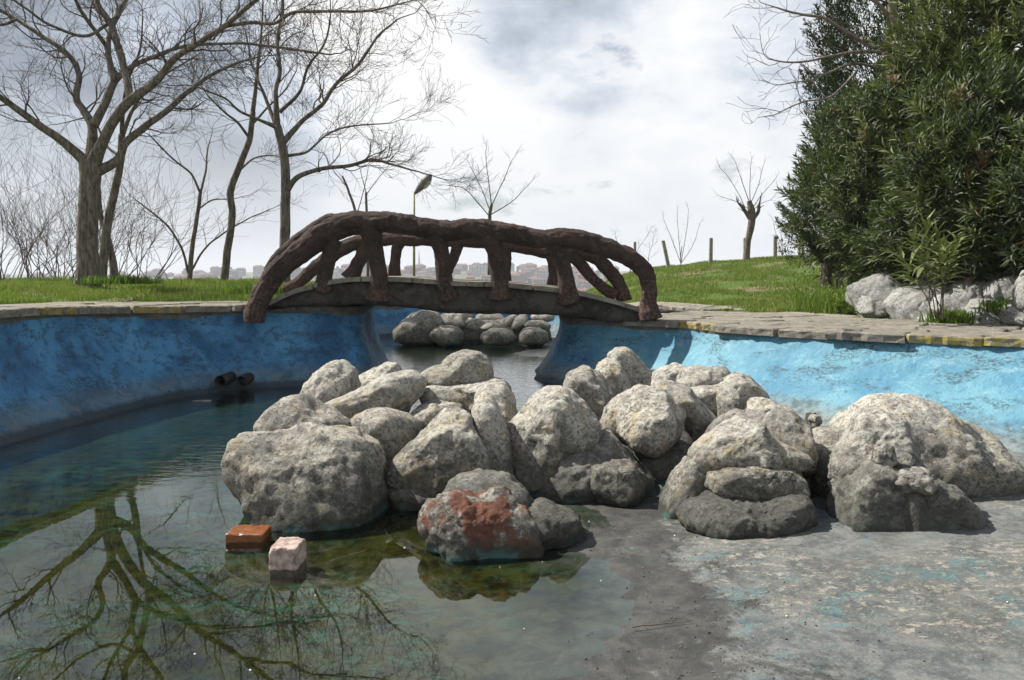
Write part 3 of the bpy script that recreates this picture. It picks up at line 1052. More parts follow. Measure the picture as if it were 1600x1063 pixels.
# spout stone that sticks out of the coping on the right
c = at(1330, 523, 7.36)
Vb, Fb = box((0, 0, 0), (0.16, 0.13, 0.09), 0)
me = mesh_np('spout', Vb, Fb, M['spout'], False)
bm = bmesh.new(); bm.from_mesh(me)
bmesh.ops.subdivide_edges(bm, edges=bm.edges[:], cuts=3, use_grid_fill=True)
for v in bm.verts:
    v.co += Vector(np.random.default_rng(v.index).normal(0, 0.006, 3))
bm.to_mesh(me); bm.free()
o = link('water_spout', me, None, c + np.array([0.03, 0.05, -0.0]))
o.rotation_euler = (0.05, 0.03, -0.55)
tag(o, 'dark stone water spout jutting from the right coping over the blue bank', 'spout')

# ------------------------------------------------------------------ boulders
_ico = {}


def ico(sub):
    if sub not in _ico:
        bm = bmesh.new()
        bmesh.ops.create_icosphere(bm, subdivisions=sub, radius=1)
        V = np.array([v.co[:] for v in bm.verts]); Fc = np.array([[v.index for v in f.verts] for f in bm.faces])
        bm.free()
        _ico[sub] = (V, Fc)
    return _ico[sub]


def outline_radius(poly, ctr):
    """periodic radius(angle) of a star shaped outline, sampled by ray hits"""
    n = 180
    ang = np.linspace(-math.pi, math.pi, n, endpoint=False)
    R = np.zeros(n)
    P = poly - ctr
    Q = np.roll(P, -1, 0)
    for k, a in enumerate(ang):
        d = np.array([math.cos(a), math.sin(a)])
        best = 0
        for p, q in zip(P, Q):
            e_ = q - p
            den = d[0] * e_[1] - d[1] * e_[0]
            if abs(den) < 1e-12: continue
            tt = (p[0] * e_[1] - p[1] * e_[0]) / den
            uu = (p[0] * d[1] - p[1] * d[0]) / den
            if tt > 0 and -1e-6 <= uu <= 1 + 1e-6: best = max(best, tt)
        R[k] = best
    R[R == 0] = R[R > 0].mean()
    K = np.array([1, 2, 3, 2, 1.0]); K /= K.sum()
    R = sum(w_ * np.roll(R, s_) for w_, s_ in zip(K, (-2, -1, 0, 1, 2)))
    return ang, R


def boulder(outline, Y, D, label, seed, mat='rock', sub=5, rough=1.0, facets=7, name='boulder', parent=None, group='boulders piled in the pool',
            cat='boulder', sink=0.0, shear=0.18):
    r = np.random.default_rng(seed)
    W = np.array([at(px, py, Y) for px, py in outline])
    pl = W[:, [0, 2]]
    lo, hi = pl.min(0), pl.max(0)
    ctr = (pl.mean(0) + (lo + hi) / 2) / 2
    ang, R = outline_radius(pl, ctr)
    V, Fc = ico(sub)
    a, b, c = V[:, 0], V[:, 1], V[:, 2]
    phi = np.arctan2(c, a)
    rho = np.sqrt(a * a + c * c)
    Rv = np.interp(phi, np.append(ang, math.pi), np.append(R, R[0]))
    # facets, mostly on the faces turned to and from the viewer
    sc_ = np.ones(len(V)) * 1.0
    for k in range(facets):
        nn = r.normal(size=3) * np.array([0.8, 1.2, 0.8]); nn /= np.linalg.norm(nn)
        dk = r.uniform(0.63, 0.90) + 0.14 * (1 - abs(nn[1]))
        dt = V @ nn
        lim = dk / np.maximum(dt, 1e-3)
        kk = 34
        sc_ = -np.log(np.exp(-kk * sc_) + np.exp(-kk * np.minimum(lim, 3))) / kk
    size = R.mean()
    rr = Rv * 1.035 * rho ** 0.74 * sc_ ** 0.85
    Pm = np.stack([ctr[0] + rr * np.cos(phi), Y + D * np.sign(b) * np.abs(b) ** 0.86 * sc_, ctr[1] + rr * np.sin(phi)], 1)
    C = np.array([ctr[0], Y, ctr[1]])
    Pm[:, 1] += shear * (Pm[:, 2] - ctr[1])
    dirs = Pm - C
    dirs /= np.linalg.norm(dirs, axis=1)[:, None] + 1e-9
    q = Pm / size
    disp = 0.085 * fbm(q * 1.3 + seed, 3) + 0.068 * (0.35 - np.abs(fbm(q * 2.1 + seed * 2.3, 3))) + 0.020 * rough * (0.3 - np.abs(fbm(q * 5.5 + seed, 3)) * 1.4)
    # broken bedding ledges on part of the surface
    ax_ = r.normal(size=3); ax_ /= np.linalg.norm(ax_)
    st_ = q @ ax_ * r.uniform(1.3, 2.2) + 0.55 * fbm(q * 1.1 + seed * 1.7, 3) + r.uniform(0, 1)
    fr_ = st_ - np.floor(st_)
    led = np.where(fr_ < 0.86, fr_ / 0.86, (1 - fr_) / 0.14)
    msk = sst(fbm(q * 0.9 + seed * 0.7, 2), -0.12, 0.22)
    disp = disp + (0.030 + 0.020 * (rough > 1.2)) * (led - 0.6) * msk
    disp = disp * size
    disp += rough * (0.0042 * fbm(Pm * 24 + seed, 4, 0.6))
    Pm = Pm + dirs * disp[:, None]
    base = (C[0], C[1], Pm[:, 2].min() if parent is None else C[2])
    o = build(name, Pm, Fc, M[mat], parent, origin=base)
    if parent is None:
        tag(o, label, cat, group)
    return o


B = [
 # outline px, Y, D, label, material, sub
 ([(348,701),(359,671),(396,667),(452,669),(497,671),(550,679),(580,697),(595,727),(606,765),(610,802),(597,830),(550,842),(490,846),(426,838),(413,822),(404,799),(381,772),(362,742),(351,720)], 4.50, .42, 'largest flat-topped grey boulder at the left front of the pile beside the two bricks', 'rock', 6),
 ([(402,664),(422,641),(452,622),(469,620),(497,636),(527,649),(548,660),(552,675),(540,705),(490,720),(430,710)], 5.15, .30, 'yellowish pale boulder lying right behind the big flat-topped one on the left', 'rock', 5),
 ([(475,621),(481,600),(497,579),(516,567),(533,567),(554,581),(560,600),(562,625),(550,665),(505,670),(478,650)], 6.3, .27, 'round-headed boulder standing at the far left back of the pile', 'rock', 5),
 ([(558,589),(580,577),(602,567),(617,570),(629,583),(630,610),(600,625),(572,625),(558,605)], 6.75, .22, 'small pale boulder at the back left, between the round-headed one and the long slanting one', 'rock', 5),
 ([(495,632),(527,621),(572,600),(617,583),(644,580),(662,590),(664,607),(653,626),(632,655),(602,655),(572,650),(540,655),(512,645)], 5.85, .25, 'long boulder slanting up to the right on the left of the pile', 'rock', 5),
 ([(548,660),(572,643),(602,643),(636,656),(655,671),(655,720),(648,780),(600,800),(565,770),(548,700)], 5.25, .33, 'shaded grey boulder under the long slanting one', 'rock', 5),
 ([(657,583),(675,574),(689,572),(700,559),(722,549),(749,552),(767,567),(773,583),(767,596),(741,601),(707,603),(677,603),(661,597)], 6.2, .26, 'white-topped boulder crowning the middle of the pile below the bridge', 'rock', 5),
 ([(655,612),(677,600),(734,598),(771,591),(790,595),(802,609),(799,626),(760,640),(700,642),(661,632)], 6.05, .30, 'flat slab boulder right under the white-topped crowning one', 'rock', 5),
 ([(634,655),(651,638),(685,630),(725,632),(735,660),(725,700),(670,710),(640,690)], 5.75, .32, 'pinkish low boulder in the gap left of the tall leaning pair', 'rock', 5),
 ([(744,620),(762,602),(786,602),(802,621),(806,642),(816,665),(816,720),(795,760),(752,740),(742,680)], 5.35, .30, 'boulder rising just behind the tall narrow leaning one', 'rock', 5),
 ([(605,745),(617,720),(640,697),(670,667),(692,639),(715,632),(740,641),(752,668),(765,709),(770,745),(722,757),(692,771),(664,771),(645,760),(622,752)], 4.72, .32, 'smooth pear-shaped boulder leaning left in the middle of the pile', 'rock', 6),
 ([(602,752),(640,738),(690,745),(740,752),(752,800),(720,838),(660,842),(612,832)], 4.72, .30, 'dark shaded boulder beneath the pear-shaped one', 'rock', 5),
 ([(737,632),(749,617),(764,613),(779,635),(790,662),(800,709),(806,760),(800,790),(775,790),(760,745),(748,697),(740,664)], 4.85, .22, 'tall narrow boulder standing next to the pear-shaped one', 'rock', 5),
 ([(688,785),(706,758),(722,745),(745,739),(790,748),(824,761),(840,778),(850,830),(820,860),(720,850)], 4.22, .26, 'rough grey boulder behind the red-brown one at the front', 'rock_cement', 5),
 ([(655,802),(665,788),(688,779),(715,772),(745,782),(765,768),(790,768),(815,778),(835,800),(848,842),(838,872),(800,890),(752,906),(710,903),(690,880),(672,846),(658,825)], 3.84, .24, 'rough red-brown boulder at the water edge in front of the pile', 'rock_red', 6),
 ([(800,800),(838,784),(865,788),(902,803),(912,827),(906,850),(872,872),(830,886),(800,870)], 3.98, .22, 'dark grey boulder against the right side of the red-brown one', 'rock_cement', 5),
 ([(795,668),(808,645),(821,627),(857,609),(882,611),(913,630),(934,660),(940,689),(928,705),(893,720),(870,738),(840,762),(812,770),(798,715)], 4.98, .34, 'tall round-topped boulder in the centre front of the pile', 'rock', 6),
 ([(805,790),(815,750),(850,712),(898,700),(949,684),(985,712),(1008,735),(1031,781),(1030,806),(995,816),(949,808),(882,808),(825,806)], 4.92, .36, 'broad cement-grey boulder supporting the tall round-topped one', 'rock_cement', 6),
 ([(921,757),(927,732),(956,720),(988,724),(1006,745),(1002,775),(975,795),(935,785)], 4.62, .16, 'small knob-like boulder stuck to the broad cement-grey one', 'rock', 5),
 ([(879,609),(888,586),(913,577),(939,584),(957,607),(962,640),(950,670),(920,680),(890,655)], 5.95, .24, 'rounded boulder left of the two stacked at the back right', 'rock', 5),
 ([(929,585),(936,570),(949,562),(967,568),(982,591),(990,625),(980,650),(945,650),(935,620)], 6.15, .20, 'middle one of the three egg-shaped boulders at the back right', 'rock', 5),
 ([(951,556),(964,545),(982,545),(1000,561),(1015,581),(1014,602),(1005,630),(985,640),(968,605),(955,572)], 6.35, .20, 'highest egg-shaped boulder at the back right of the pile', 'rock', 5),
 ([(936,665),(945,640),(959,625),(985,612),(1000,625),(990,660),(975,695),(948,700)], 5.55, .20, 'small dark wedge of rock left of the yellowish round boulder', 'rock', 5),
 ([(966,648),(980,622),(1000,606),(1031,610),(1060,630),(1070,648),(1070,668),(1057,688),(1021,709),(995,711),(977,701),(969,679)], 5.18, .27, 'yellowish grey round boulder in the middle right of the pile', 'rock', 6),
 ([(968,715),(1010,690),(1065,690),(1100,705),(1110,760),(1080,800),(1030,805),(990,770)], 5.25, .34, 'shaded boulder below the yellowish round one', 'rock_cement', 5),
 ([(1021,610),(1035,598),(1052,597),(1076,607),(1100,632),(1122,658),(1126,677),(1105,690),(1080,690),(1060,655),(1035,635)], 5.5, .22, 'finger-shaped boulder sloping down right behind the yellowish round one', 'rock', 5),
 ([(1013,600),(1024,582),(1036,571),(1059,568),(1079,579),(1082,610),(1050,630),(1020,620)], 6.65, .24, 'tan boulder furthest back, right of the highest egg-shaped one', 'rock', 5),
 ([(1058,600),(1067,579),(1098,572),(1134,575),(1143,586),(1138,602),(1110,612),(1075,610)], 6.2, .24, 'flat brownish boulder on top of the long pale one at the back right', 'rock', 5),
 ([(1058,612),(1087,600),(1139,590),(1160,584),(1180,588),(1190,604),(1203,624),(1195,650),(1150,668),(1110,660),(1080,640)], 6.05, .32, 'long pale boulder at the back right by the blue bank', 'rock', 5),
 ([(1121,616),(1135,607),(1151,609),(1160,632),(1158,665),(1125,668)], 5.72, .16, 'small grey lump in front of the long pale boulder', 'rock', 5),
 ([(1158,642),(1178,625),(1205,625),(1223,638),(1225,665),(1195,680),(1162,668)], 5.6, .18, 'small pale smooth boulder behind the pointed one on the right', 'rock', 5),
 ([(1095,690),(1130,655),(1200,640),(1260,680),(1270,760),(1200,790),(1120,780)], 5.05, .28, 'shaded boulder filling the gap behind the stacked pair on the right', 'rock_cement', 5),
 ([(1185,668),(1198,645),(1214,636),(1236,640),(1257,661),(1270,689),(1277,716),(1262,732),(1230,735),(1200,715)], 4.62, .22, 'pointed pale boulder resting on top of the stacked pair', 'rock', 5),
 ([(1078,712),(1108,684),(1135,668),(1160,656),(1187,658),(1212,684),(1245,702),(1268,716),(1245,732),(1180,728),(1098,735)], 4.42, .25, 'slanting cap boulder over the stacked pair on the right', 'rock', 6),
 ([(1026,808),(1040,770),(1060,730),(1079,709),(1100,716),(1112,735),(1112,755),(1088,780),(1066,800),(1043,819)], 4.42, .18, 'leg-like boulder propping the slanting cap from the left', 'rock', 5),
 ([(1104,757),(1110,740),(1140,729),(1180,725),(1236,727),(1260,740),(1262,765),(1240,782),(1175,790),(1129,785)], 4.28, .25, 'smooth squarish boulder, upper of the stacked pair on the right', 'rock', 6),
 ([(1062,808),(1075,788),(1113,774),(1170,780),(1226,772),(1258,768),(1264,815),(1243,848),(1200,864),(1129,856),(1077,836)], 4.15, .30, 'rough cement-grey boulder, lower of the stacked pair on the right', 'rock_cement', 6),
 ([(1262,690),(1293,672),(1334,674),(1345,720),(1330,790),(1300,830),(1268,825),(1262,745)], 4.68, .26, 'smooth grey boulder in the gap between the stacked pair and the right group', 'rock', 5),
 ([(1297,800),(1299,765),(1330,738),(1365,726),(1400,735),(1450,742),(1490,755),(1530,798),(1536,830),(1500,860),(1421,866),(1369,864),(1300,855)], 4.12, .34, 'lumpy cement-crusted block at the right front, lower half of the broken mound', 'rock_cement', 6),
 ([(1302,748),(1304,718),(1320,690),(1345,662),(1380,645),(1418,656),(1440,695),(1452,745),(1400,772),(1340,775)], 4.32, .27, 'cement-crusted ridge of rock with a hollow side on top of the lumpy block', 'rock_cement', 6),
 ([(1366,722),(1370,702),(1384,692),(1398,700),(1400,722),(1385,732)], 4.08, .05, 'small smooth stone set in the hollow of the crusted ridge', 'rock', 4),
 ([(1395,752),(1415,735),(1450,735),(1462,752),(1440,768),(1408,768)], 3.98, .13, 'flat cement lump on the shoulder of the crusted block', 'rock_cement', 5),
 ([(1310,735),(1318,690),(1345,650),(1390,629),(1441,629),(1486,649),(1556,686),(1594,720),(1600,765),(1588,805),(1577,830),(1528,835),(1395,830),(1330,790)], 4.72, .40, 'largest smooth dome-shaped boulder at the far right of the pile', 'rock', 6),
 ([(1298,670),(1323,648),(1360,636),(1395,636),(1400,670),(1360,710),(1310,700)], 5.15, .22, 'tan boulder peeping out behind the dome-shaped one on the right', 'rock', 5),
 ([(1262,655),(1270,648),(1282,650),(1284,662),(1268,668)], 5.6, .06, 'tiny stone on the floor behind the grey gap boulder', 'rock', 4),
]
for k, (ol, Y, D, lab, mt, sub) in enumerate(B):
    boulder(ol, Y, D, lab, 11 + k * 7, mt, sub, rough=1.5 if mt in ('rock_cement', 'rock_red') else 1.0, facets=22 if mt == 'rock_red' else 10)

# cement mound that the pile is set on
xs_ = np.arange(-1.9, 2.6, 0.05); ys_ = np.arange(3.6, 7.6, 0.05)
XX, YY = np.meshgrid(xs_, ys_, indexing='ij')
blobs = []
for (ol, Y, D, lab, mt, sub) in B:
    W = np.array([at(px, py, Y) for px, py in ol])
    blobs.append((W[:, 0].mean(), Y, (W[:, 0].max() - W[:, 0].min()) / 2, D, W[:, 2].min()))
H = np.full(XX.shape, -0.3)
for bx_, by_, rx_, ry_, bz_ in blobs:
    if bz_ < 0.1: continue
    d = np.hypot((XX - bx_) / (rx_ * 0.8 + .05), (YY - by_ - 0.05) / (ry_ + .06))
    H = np.maximum(H, (bz_ + 0.1 + 0.3) * (1 - sst(d, 0.45, 1.25)) - 0.3)
P = np.stack([XX, YY, H], -1).reshape(-1, 3)
P[:, 2] += 0.03 * fbm(P * 5, 3)
fi = grid_faces(len(xs_), len(ys_))
zc = P[:, 2][fi].max(1)
isl = build('cement_mound', P, fi[zc > -0.15], M['island'])
tag(isl, 'grey cement bedding in the gaps under the pile of boulders', 'mortar')

# pile in the far basin ------------------------------------------------


def ell(cx, cy, rx, ry, rot=0, n=12, seed=0, jit=(0.9, 1.08)):
    r = np.random.default_rng(seed)
    out = []
    for k in range(n):
        a = 2 * math.pi * k / n
        x = rx * math.cos(a); y = ry * math.sin(a)
        s = r.uniform(*jit)
        c_, s_ = math.cos(rot), math.sin(rot)
        out.append((cx + s * (x * c_ - y * s_), cy + s * (x * s_ + y * c_)))
    return out


FB = [
 ([(613,514),(625,501),(642,492),(660,485),(682,488),(693,501),(690,520),(679,538),(642,540),(616,532)], 15.0, .45, 'biggest pointed grey boulder at the left of the far pile seen under the bridge'),
 (ell(699, 525, 26, 17, 0.1, seed=1), 14.6, .30, 'dark grey boulder low in front in the far pile under the bridge'),
 (ell(706, 502, 24, 12, 0.25, seed=2), 15.2, .30, 'flattish boulder on the left shoulder of the far pile'),
 (ell(740, 508, 16, 12, 0, seed=3), 15.4, .25, 'small boulder behind the dark grey one in the far pile'),
 (ell(726, 493, 13, 7, 0, seed=4), 16.2, .20, 'small flat boulder at the top left back of the far pile'),
 (ell(765, 497, 24, 11, 0.1, seed=5), 16.0, .30, 'brownish boulder at the back centre of the far pile'),
 (ell(795, 503, 16, 9, -0.5, seed=6), 15.6, .25, 'slanting tan boulder in the centre of the far pile'),
 (ell(812, 504, 17, 9, -1.0, seed=7), 15.3, .25, 'upright leaning boulder right of centre in the far pile'),
 (ell(848, 495, 19, 9, 0, seed=8), 16.0, .28, 'pale boulder at the top right of the far pile'),
 (ell(840, 509, 22, 9, 0.05, seed=9), 15.2, .28, 'flat pale boulder on the right of the far pile'),
 (ell(777, 527, 31, 13, 0.05, seed=10), 14.4, .35, 'wide low boulder at the front centre of the far pile'),
 (ell(833, 527, 25, 15, -0.05, seed=11), 14.3, .35, 'round boulder at the front right of the far pile'),
 (ell(768, 512, 18, 8, 0, seed=12), 15.1, .22, 'little slab wedged in the middle of the far pile'),
]
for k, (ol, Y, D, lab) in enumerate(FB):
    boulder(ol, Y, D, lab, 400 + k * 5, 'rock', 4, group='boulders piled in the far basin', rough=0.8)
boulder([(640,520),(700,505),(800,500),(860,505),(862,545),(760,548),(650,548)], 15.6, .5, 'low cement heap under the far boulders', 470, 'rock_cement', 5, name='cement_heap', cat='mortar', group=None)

# ------------------------------------------------------------------ bricks


def brick(center, size, rot, mat, label, seed, tilt=(0, 0)):
    bm = bmesh.new()
    bmesh.ops.create_cube(bm, size=1)
    bmesh.ops.subdivide_edges(bm, edges=bm.edges[:], cuts=23, use_grid_fill=True)
    P = np.array([v.co[:] for v in bm.verts]) * np.array(size)
    r_ = 0.009
    lim_ = np.array(size) / 2 - r_
    c_ = np.clip(P, -lim_, lim_)
    q_ = P - c_
    P = c_ + q_ / (np.linalg.norm(q_, axis=1)[:, None] + 1e-9) * r_
    edge_ = np.clip((np.linalg.norm(q_, axis=1) - r_) / r_ * 4, 0, 1)
    chip = np.clip(fbm(P * 17 + seed, 3) - 0.10, 0, 1) * (0.25 + edge_) * 0.045
    d = fbm(P * 40 + seed, 4) * 0.0022 - np.minimum(chip, 0.020)
    for v, pp in zip(bm.verts, P): v.co = Vector(pp)
    for v, dd in zip(bm.verts, d): v.co += v.co.normalized() * dd
    me = bpy.data.meshes.new('brick'); bm.to_mesh(me); bm.free()
    me.polygons.foreach_set('use_smooth', np.ones(len(me.polygons), bool))
    me.materials.append(mat)
    o = link('brick', me, None, center)
    o.rotation_euler = (tilt[0], tilt[1], rot)
    tag(o, label, 'brick')
    return o


c = on(380, 850, 0.0)
brick((c[0] - 0.005, c[1] + 0.10, -0.006), (0.19, 0.16, 0.095), 0.02, M['brick_orange'], 'wet glossy orange brick lying in the shallow water beside the big boulder', 3, (0.0, 0.03))
c = on(439, 900, -0.02)
brick((c[0] + 0.006, c[1] + 0.10, 0.028), (0.128, 0.17, 0.145), -0.03, M['brick_pink'], 'dry pale pink brick standing proud of the water in front of the big boulder', 9)

# pipes in the left wall
for px, lab in ((344, 'left'), (377, 'right')):
    c = at(px, 596, 8.80 if px < 360 else 9.0)
    a = np.linspace(0, 2 * math.pi, 28, endpoint=False)
    L = 0.34
    rings = []
    for rr_, yy in ((0.066, L), (0.066, 0.0), (0.056, 0.0), (0.056, L)):
        rings.append(np.stack([c[0] + rr_ * np.cos(a), np.full(28, c[1] + yy), c[2] + rr_ * np.sin(a)], 1))
    V = np.vstack(rings)
    Fq = []
    for k in range(3):
        for i in range(28):
            j = (i + 1) % 28
            Fq.append((k * 28 + i, k * 28 + j, (k + 1) * 28 + j, (k + 1) * 28 + i))
    o = build('drain_pipe', V, Fq, M['pipe'], origin=c)
    tag(o, f'{lab} one of the two black drain pipe ends low in the left pool wall', 'pipe', 'drain pipe ends')

# ------------------------------------------------------------------ bridge
YN, YFAR = 9.25, 11.15


def cp(x, y):
    return (380 + 0.4375 * x, 300 + 0.4375 * y)


def btube(pts, rads, Y, parent, name, seed, sides=26, amp=0.13, dy=None):
    """pts in crop pixels, rads in crop pixels"""
    P = []
    for k, (x, y) in enumerate(pts):
        yy = Y if dy is None else Y + dy[k]
        P.append(at(*cp(x, y), yy))
    P = np.array(P)
    R = np.array(rads) * 0.4375 / F * Y
    Q = catmull(np.column_stack([P, R]), 12)
    s = arc(Q[:, :3])
    ns = np.arange(0, s[-1], 0.016)
    Q = np.column_stack([np.interp(ns, s, Q[:, k]) for k in range(4)])
    Q[:, :3] += 0.016 * np.stack([pn(Q[:, :3] * 3 + seed + k * 9) for k in range(3)], 1)
    V, fs = tube(Q[:, :3], Q[:, 3], int(sides * 1.6), amp, 9, seed)
    return build(name, V, fs, M['bridge'], parent)


bridge = empty('footbridge', (at(700, 480, 10.2)[0], 10.2, 0.95))
tag(bridge, 'small arched footbridge of brown cement shaped like tree trunks across the pool', 'bridge')
# deck
top_px = [(60, 400), (110, 385), (180, 352), (250, 333), (350, 314), (450, 308), (580, 310), (700, 318), (830, 322), (950, 328), (1120, 345), (1200, 358), (1290, 380), (1400, 412), (1480, 440)]
bot_px = [(60, 425), (110, 418), (180, 412), (250, 412), (350, 408), (450, 408), (580, 416), (700, 428), (830, 436), (950, 440), (1120, 444), (1200, 452), (1290, 464), (1400, 472), (1480, 472)]
tp = catmull(np.array([at(*cp(*p), YN + 0.08) for p in top_px]), 12)
bp = catmull(np.array([at(*cp(*p), YN + 0.08) for p in bot_px]), 12)
tp[:, 2] -= 0.03
n = len(tp)
YD = YFAR - YN + 0.05
rings = []
for (pts, dyy, ins_) in ((bp, 0.10, 0), (bp, 0.0, 0.03), (None, 0, 0.35), (None, 0, 0.7), (tp, 0.0, 0), (tp, YD * 0.33, 0), (tp, YD * 0.66, 0), (tp, YD, 0), (bp, YD, 0), (bp, YD * 0.6, 0), (bp, 0.10, 0)):
    if pts is None:
        q = bp * (1 - ins_) + tp * ins_
    else:
        q = pts.copy(); q[:, 2] += ins_
    q = q.copy(); q[:, 1] += dyy
    rings.append(q)
V = np.stack(rings, 1).reshape(-1, 3)
V = V + np.stack([fbm(V * 4 + 3 * k, 3) for k in range(3)], 1) * 0.02
nr = len(rings)
build('deck', V, grid_faces(n, nr), M['deck'], bridge)
# slabs on the deck edge
deckstone = []
sx = tp[:, 0]
x = sx[6]
rr = np.random.default_rng(77)
while x < sx[-14]:
    ln = rr.uniform(0.35, 0.62)
    xa, xb = x + 0.008, min(x + ln, sx[-8]) - 0.008
    for (y0, y1) in ((-0.07, 0.62), (0.64, 1.25), (1.27, YD + 0.04)):
        xsn = np.linspace(xa, xb, 7)
        zt = np.interp(xsn, sx, tp[:, 2])
        j = rr.normal(0, 0.01, 7)
        th = 0.045
        zo = rr.normal(0, 0.004)
        a0 = np.column_stack([xsn, YN + 0.08 + y0 + j, zt + 0.045 + zo])
        a1 = np.column_stack([xsn, np.full(7, YN + 0.08 + y1), zt + 0.045 + zo])
        VV = np.vstack([a0, a1, a0 - [0, 0, th + 0.01], a1 - [0, 0, th + 0.01]])
        ff = []
        for k in range(6):
            ff += [(k, k + 1, 8 + k, 7 + k), (14 + k, 21 + k, 22 + k, 15 + k), (k, 14 + k, 15 + k, k + 1), (7 + k, 8 + k, 22 + k, 21 + k)]
        ff += [(0, 7, 21, 14), (6, 20, 27, 13)]
        build('deck_slab', VV, ff, M['coping'], bridge, smooth=False)
    x += ln
# near handrail
btube([(42, 468), (45, 430), (62, 370), (120, 285), (205, 215), (285, 150), (360, 118), (450, 112), (560, 112), (660, 130), (740, 140), (850, 132), (930, 145), (1040, 165), (1150, 165), (1250, 185), (1350, 222), (1425, 270), (1448, 330), (1445, 400), (1452, 455)],
      [32, 34, 34, 36, 40, 42, 42, 38, 34, 34, 34, 34, 34, 32, 34, 33, 31, 29, 26, 29, 40], YN, bridge, 'handrail', 1, 34)
btube([(80, 320), (105, 262), (170, 200), (240, 145), (310, 108), (380, 104), (440, 104)], [12, 20, 24, 26, 26, 24, 12], YN + 0.03, bridge, 'handrail_branch', 2, 26)
near_posts = [([(325, 170), (305, 230), (292, 300), (285, 350)], [28, 26, 27, 34]),
              ([(455, 130), (470, 200), (482, 280), (487, 330), (485, 385)], [42, 29, 29, 34, 48]),
              ([(688, 150), (705, 210), (716, 290), (728, 350), (735, 378)], [36, 27, 28, 31, 38]),
              ([(870, 150), (900, 210), (910, 290), (915, 335), (915, 375)], [38, 30, 29, 35, 48]),
              ([(1105, 170), (1132, 230), (1150, 300), (1158, 350), (1165, 385)], [36, 27, 28, 34, 46])]
for k, (p_, r_) in enumerate(near_posts):
    btube(p_, r_, YN + 0.02, bridge, 'post', 10 + k, 24, dy=list(np.linspace(0, 1, len(p_)) ** 2 * 0.09), amp=0.06)
# far handrail
btube([(150, 350), (200, 322), (262, 268), (335, 215), (415, 180), (500, 170), (590, 170), (680, 172), (780, 176), (880, 182), (1000, 200), (1100, 212), (1200, 214), (1270, 245), (1325, 300), (1352, 350), (1360, 390)],
      [18, 20, 22, 24, 24, 22, 21, 21, 21, 21, 22, 24, 25, 24, 23, 21, 28], YFAR, bridge, 'handrail', 21, 26)
btube([(1150, 215), (1200, 250), (1245, 305), (1290, 345), (1330, 370)], [18, 20, 19, 18, 20], YFAR - 0.03, bridge, 'handrail_branch', 22, 22)
far_posts = [([(432, 175), (425, 225), (400, 275), (380, 315)], [22, 22, 24, 36]),
             ([(565, 165), (545, 210), (538, 260), (540, 315)], [24, 18, 18, 28]),
             ([(770, 175), (758, 225), (735, 270), (712, 320)], [22, 18, 19, 26]),
             ([(935, 185), (942, 240), (935, 290), (930, 325)], [22, 16, 18, 28]),
             ([(1090, 200), (1105, 245), (1110, 300), (1110, 340)], [24, 20, 20, 28])]
for k, (p_, r_) in enumerate(far_posts):
    btube(p_, r_, YFAR, bridge, 'post', 30 + k, 20)

# ------------------------------------------------------------------ bare trees


def grow(bag, p, d, L, r, depth, rng, up=0.15, spread=0.6, sides=4, step=None, kids=3, minr=0.0028, wob=0.22):
    """one crooked branch and its offshoots"""
    n = max(4, int(L / max(0.09, L / 9)))
    st = L / n
    pts = [p.copy()]
    dirs = []
    for i in range(n):
        d = d + rng.normal(0, wob, 3) + np.array([0, 0, up]) * 0.5
        d = d / np.linalg.norm(d)
        dirs.append(d)
        p = p + d * st
        pts.append(p.copy())
    rad = np.linspace(r, max(minr, r * 0.32), n + 1)
    V, fs = tube(np.array(pts), rad, sides if r > 0.012 else 3, cap=False)
    bag.add(V, fs)
    if depth <= 0: return
    nk = kids + rng.integers(0, 2)
    for k in range(nk):
        i = int(n * (0.25 + 0.75 * (k + rng.uniform(0, 1)) / nk))
        i = min(i, n - 1)
        ax = rng.normal(size=3)
        ax -= dirs[i] * ax.dot(dirs[i]); ax /= np.linalg.norm(ax)
        a = spread * rng.uniform(0.6, 1.3)
        nd = dirs[i] * math.cos(a) + ax * math.sin(a)
        grow(bag, pts[i + 1], nd, L * rng.uniform(0.5, 0.8), rad[i + 1] * rng.uniform(0.55, 0.8), depth - 1, rng, up, spread, sides, None, kids, minr, wob)


def c1(x, y):
    return (0.4375 * x, 0.4375 * y)


def limb(pts, rads, Y, dys, crop=c1):
    P = np.array([at(*crop(x, y), Y + dy) for (x, y), dy in zip(pts, dys)])
    if crop is not c1 and Y > 20 and rads[0] < 2.3: rads = [q * 0.55 for q in rads]
    R = np.array(rads) * (0.4375 if crop is c1 else 1.0) / F * Y
    Q = catmull(np.column_stack([P, R]), 8)
    return Q


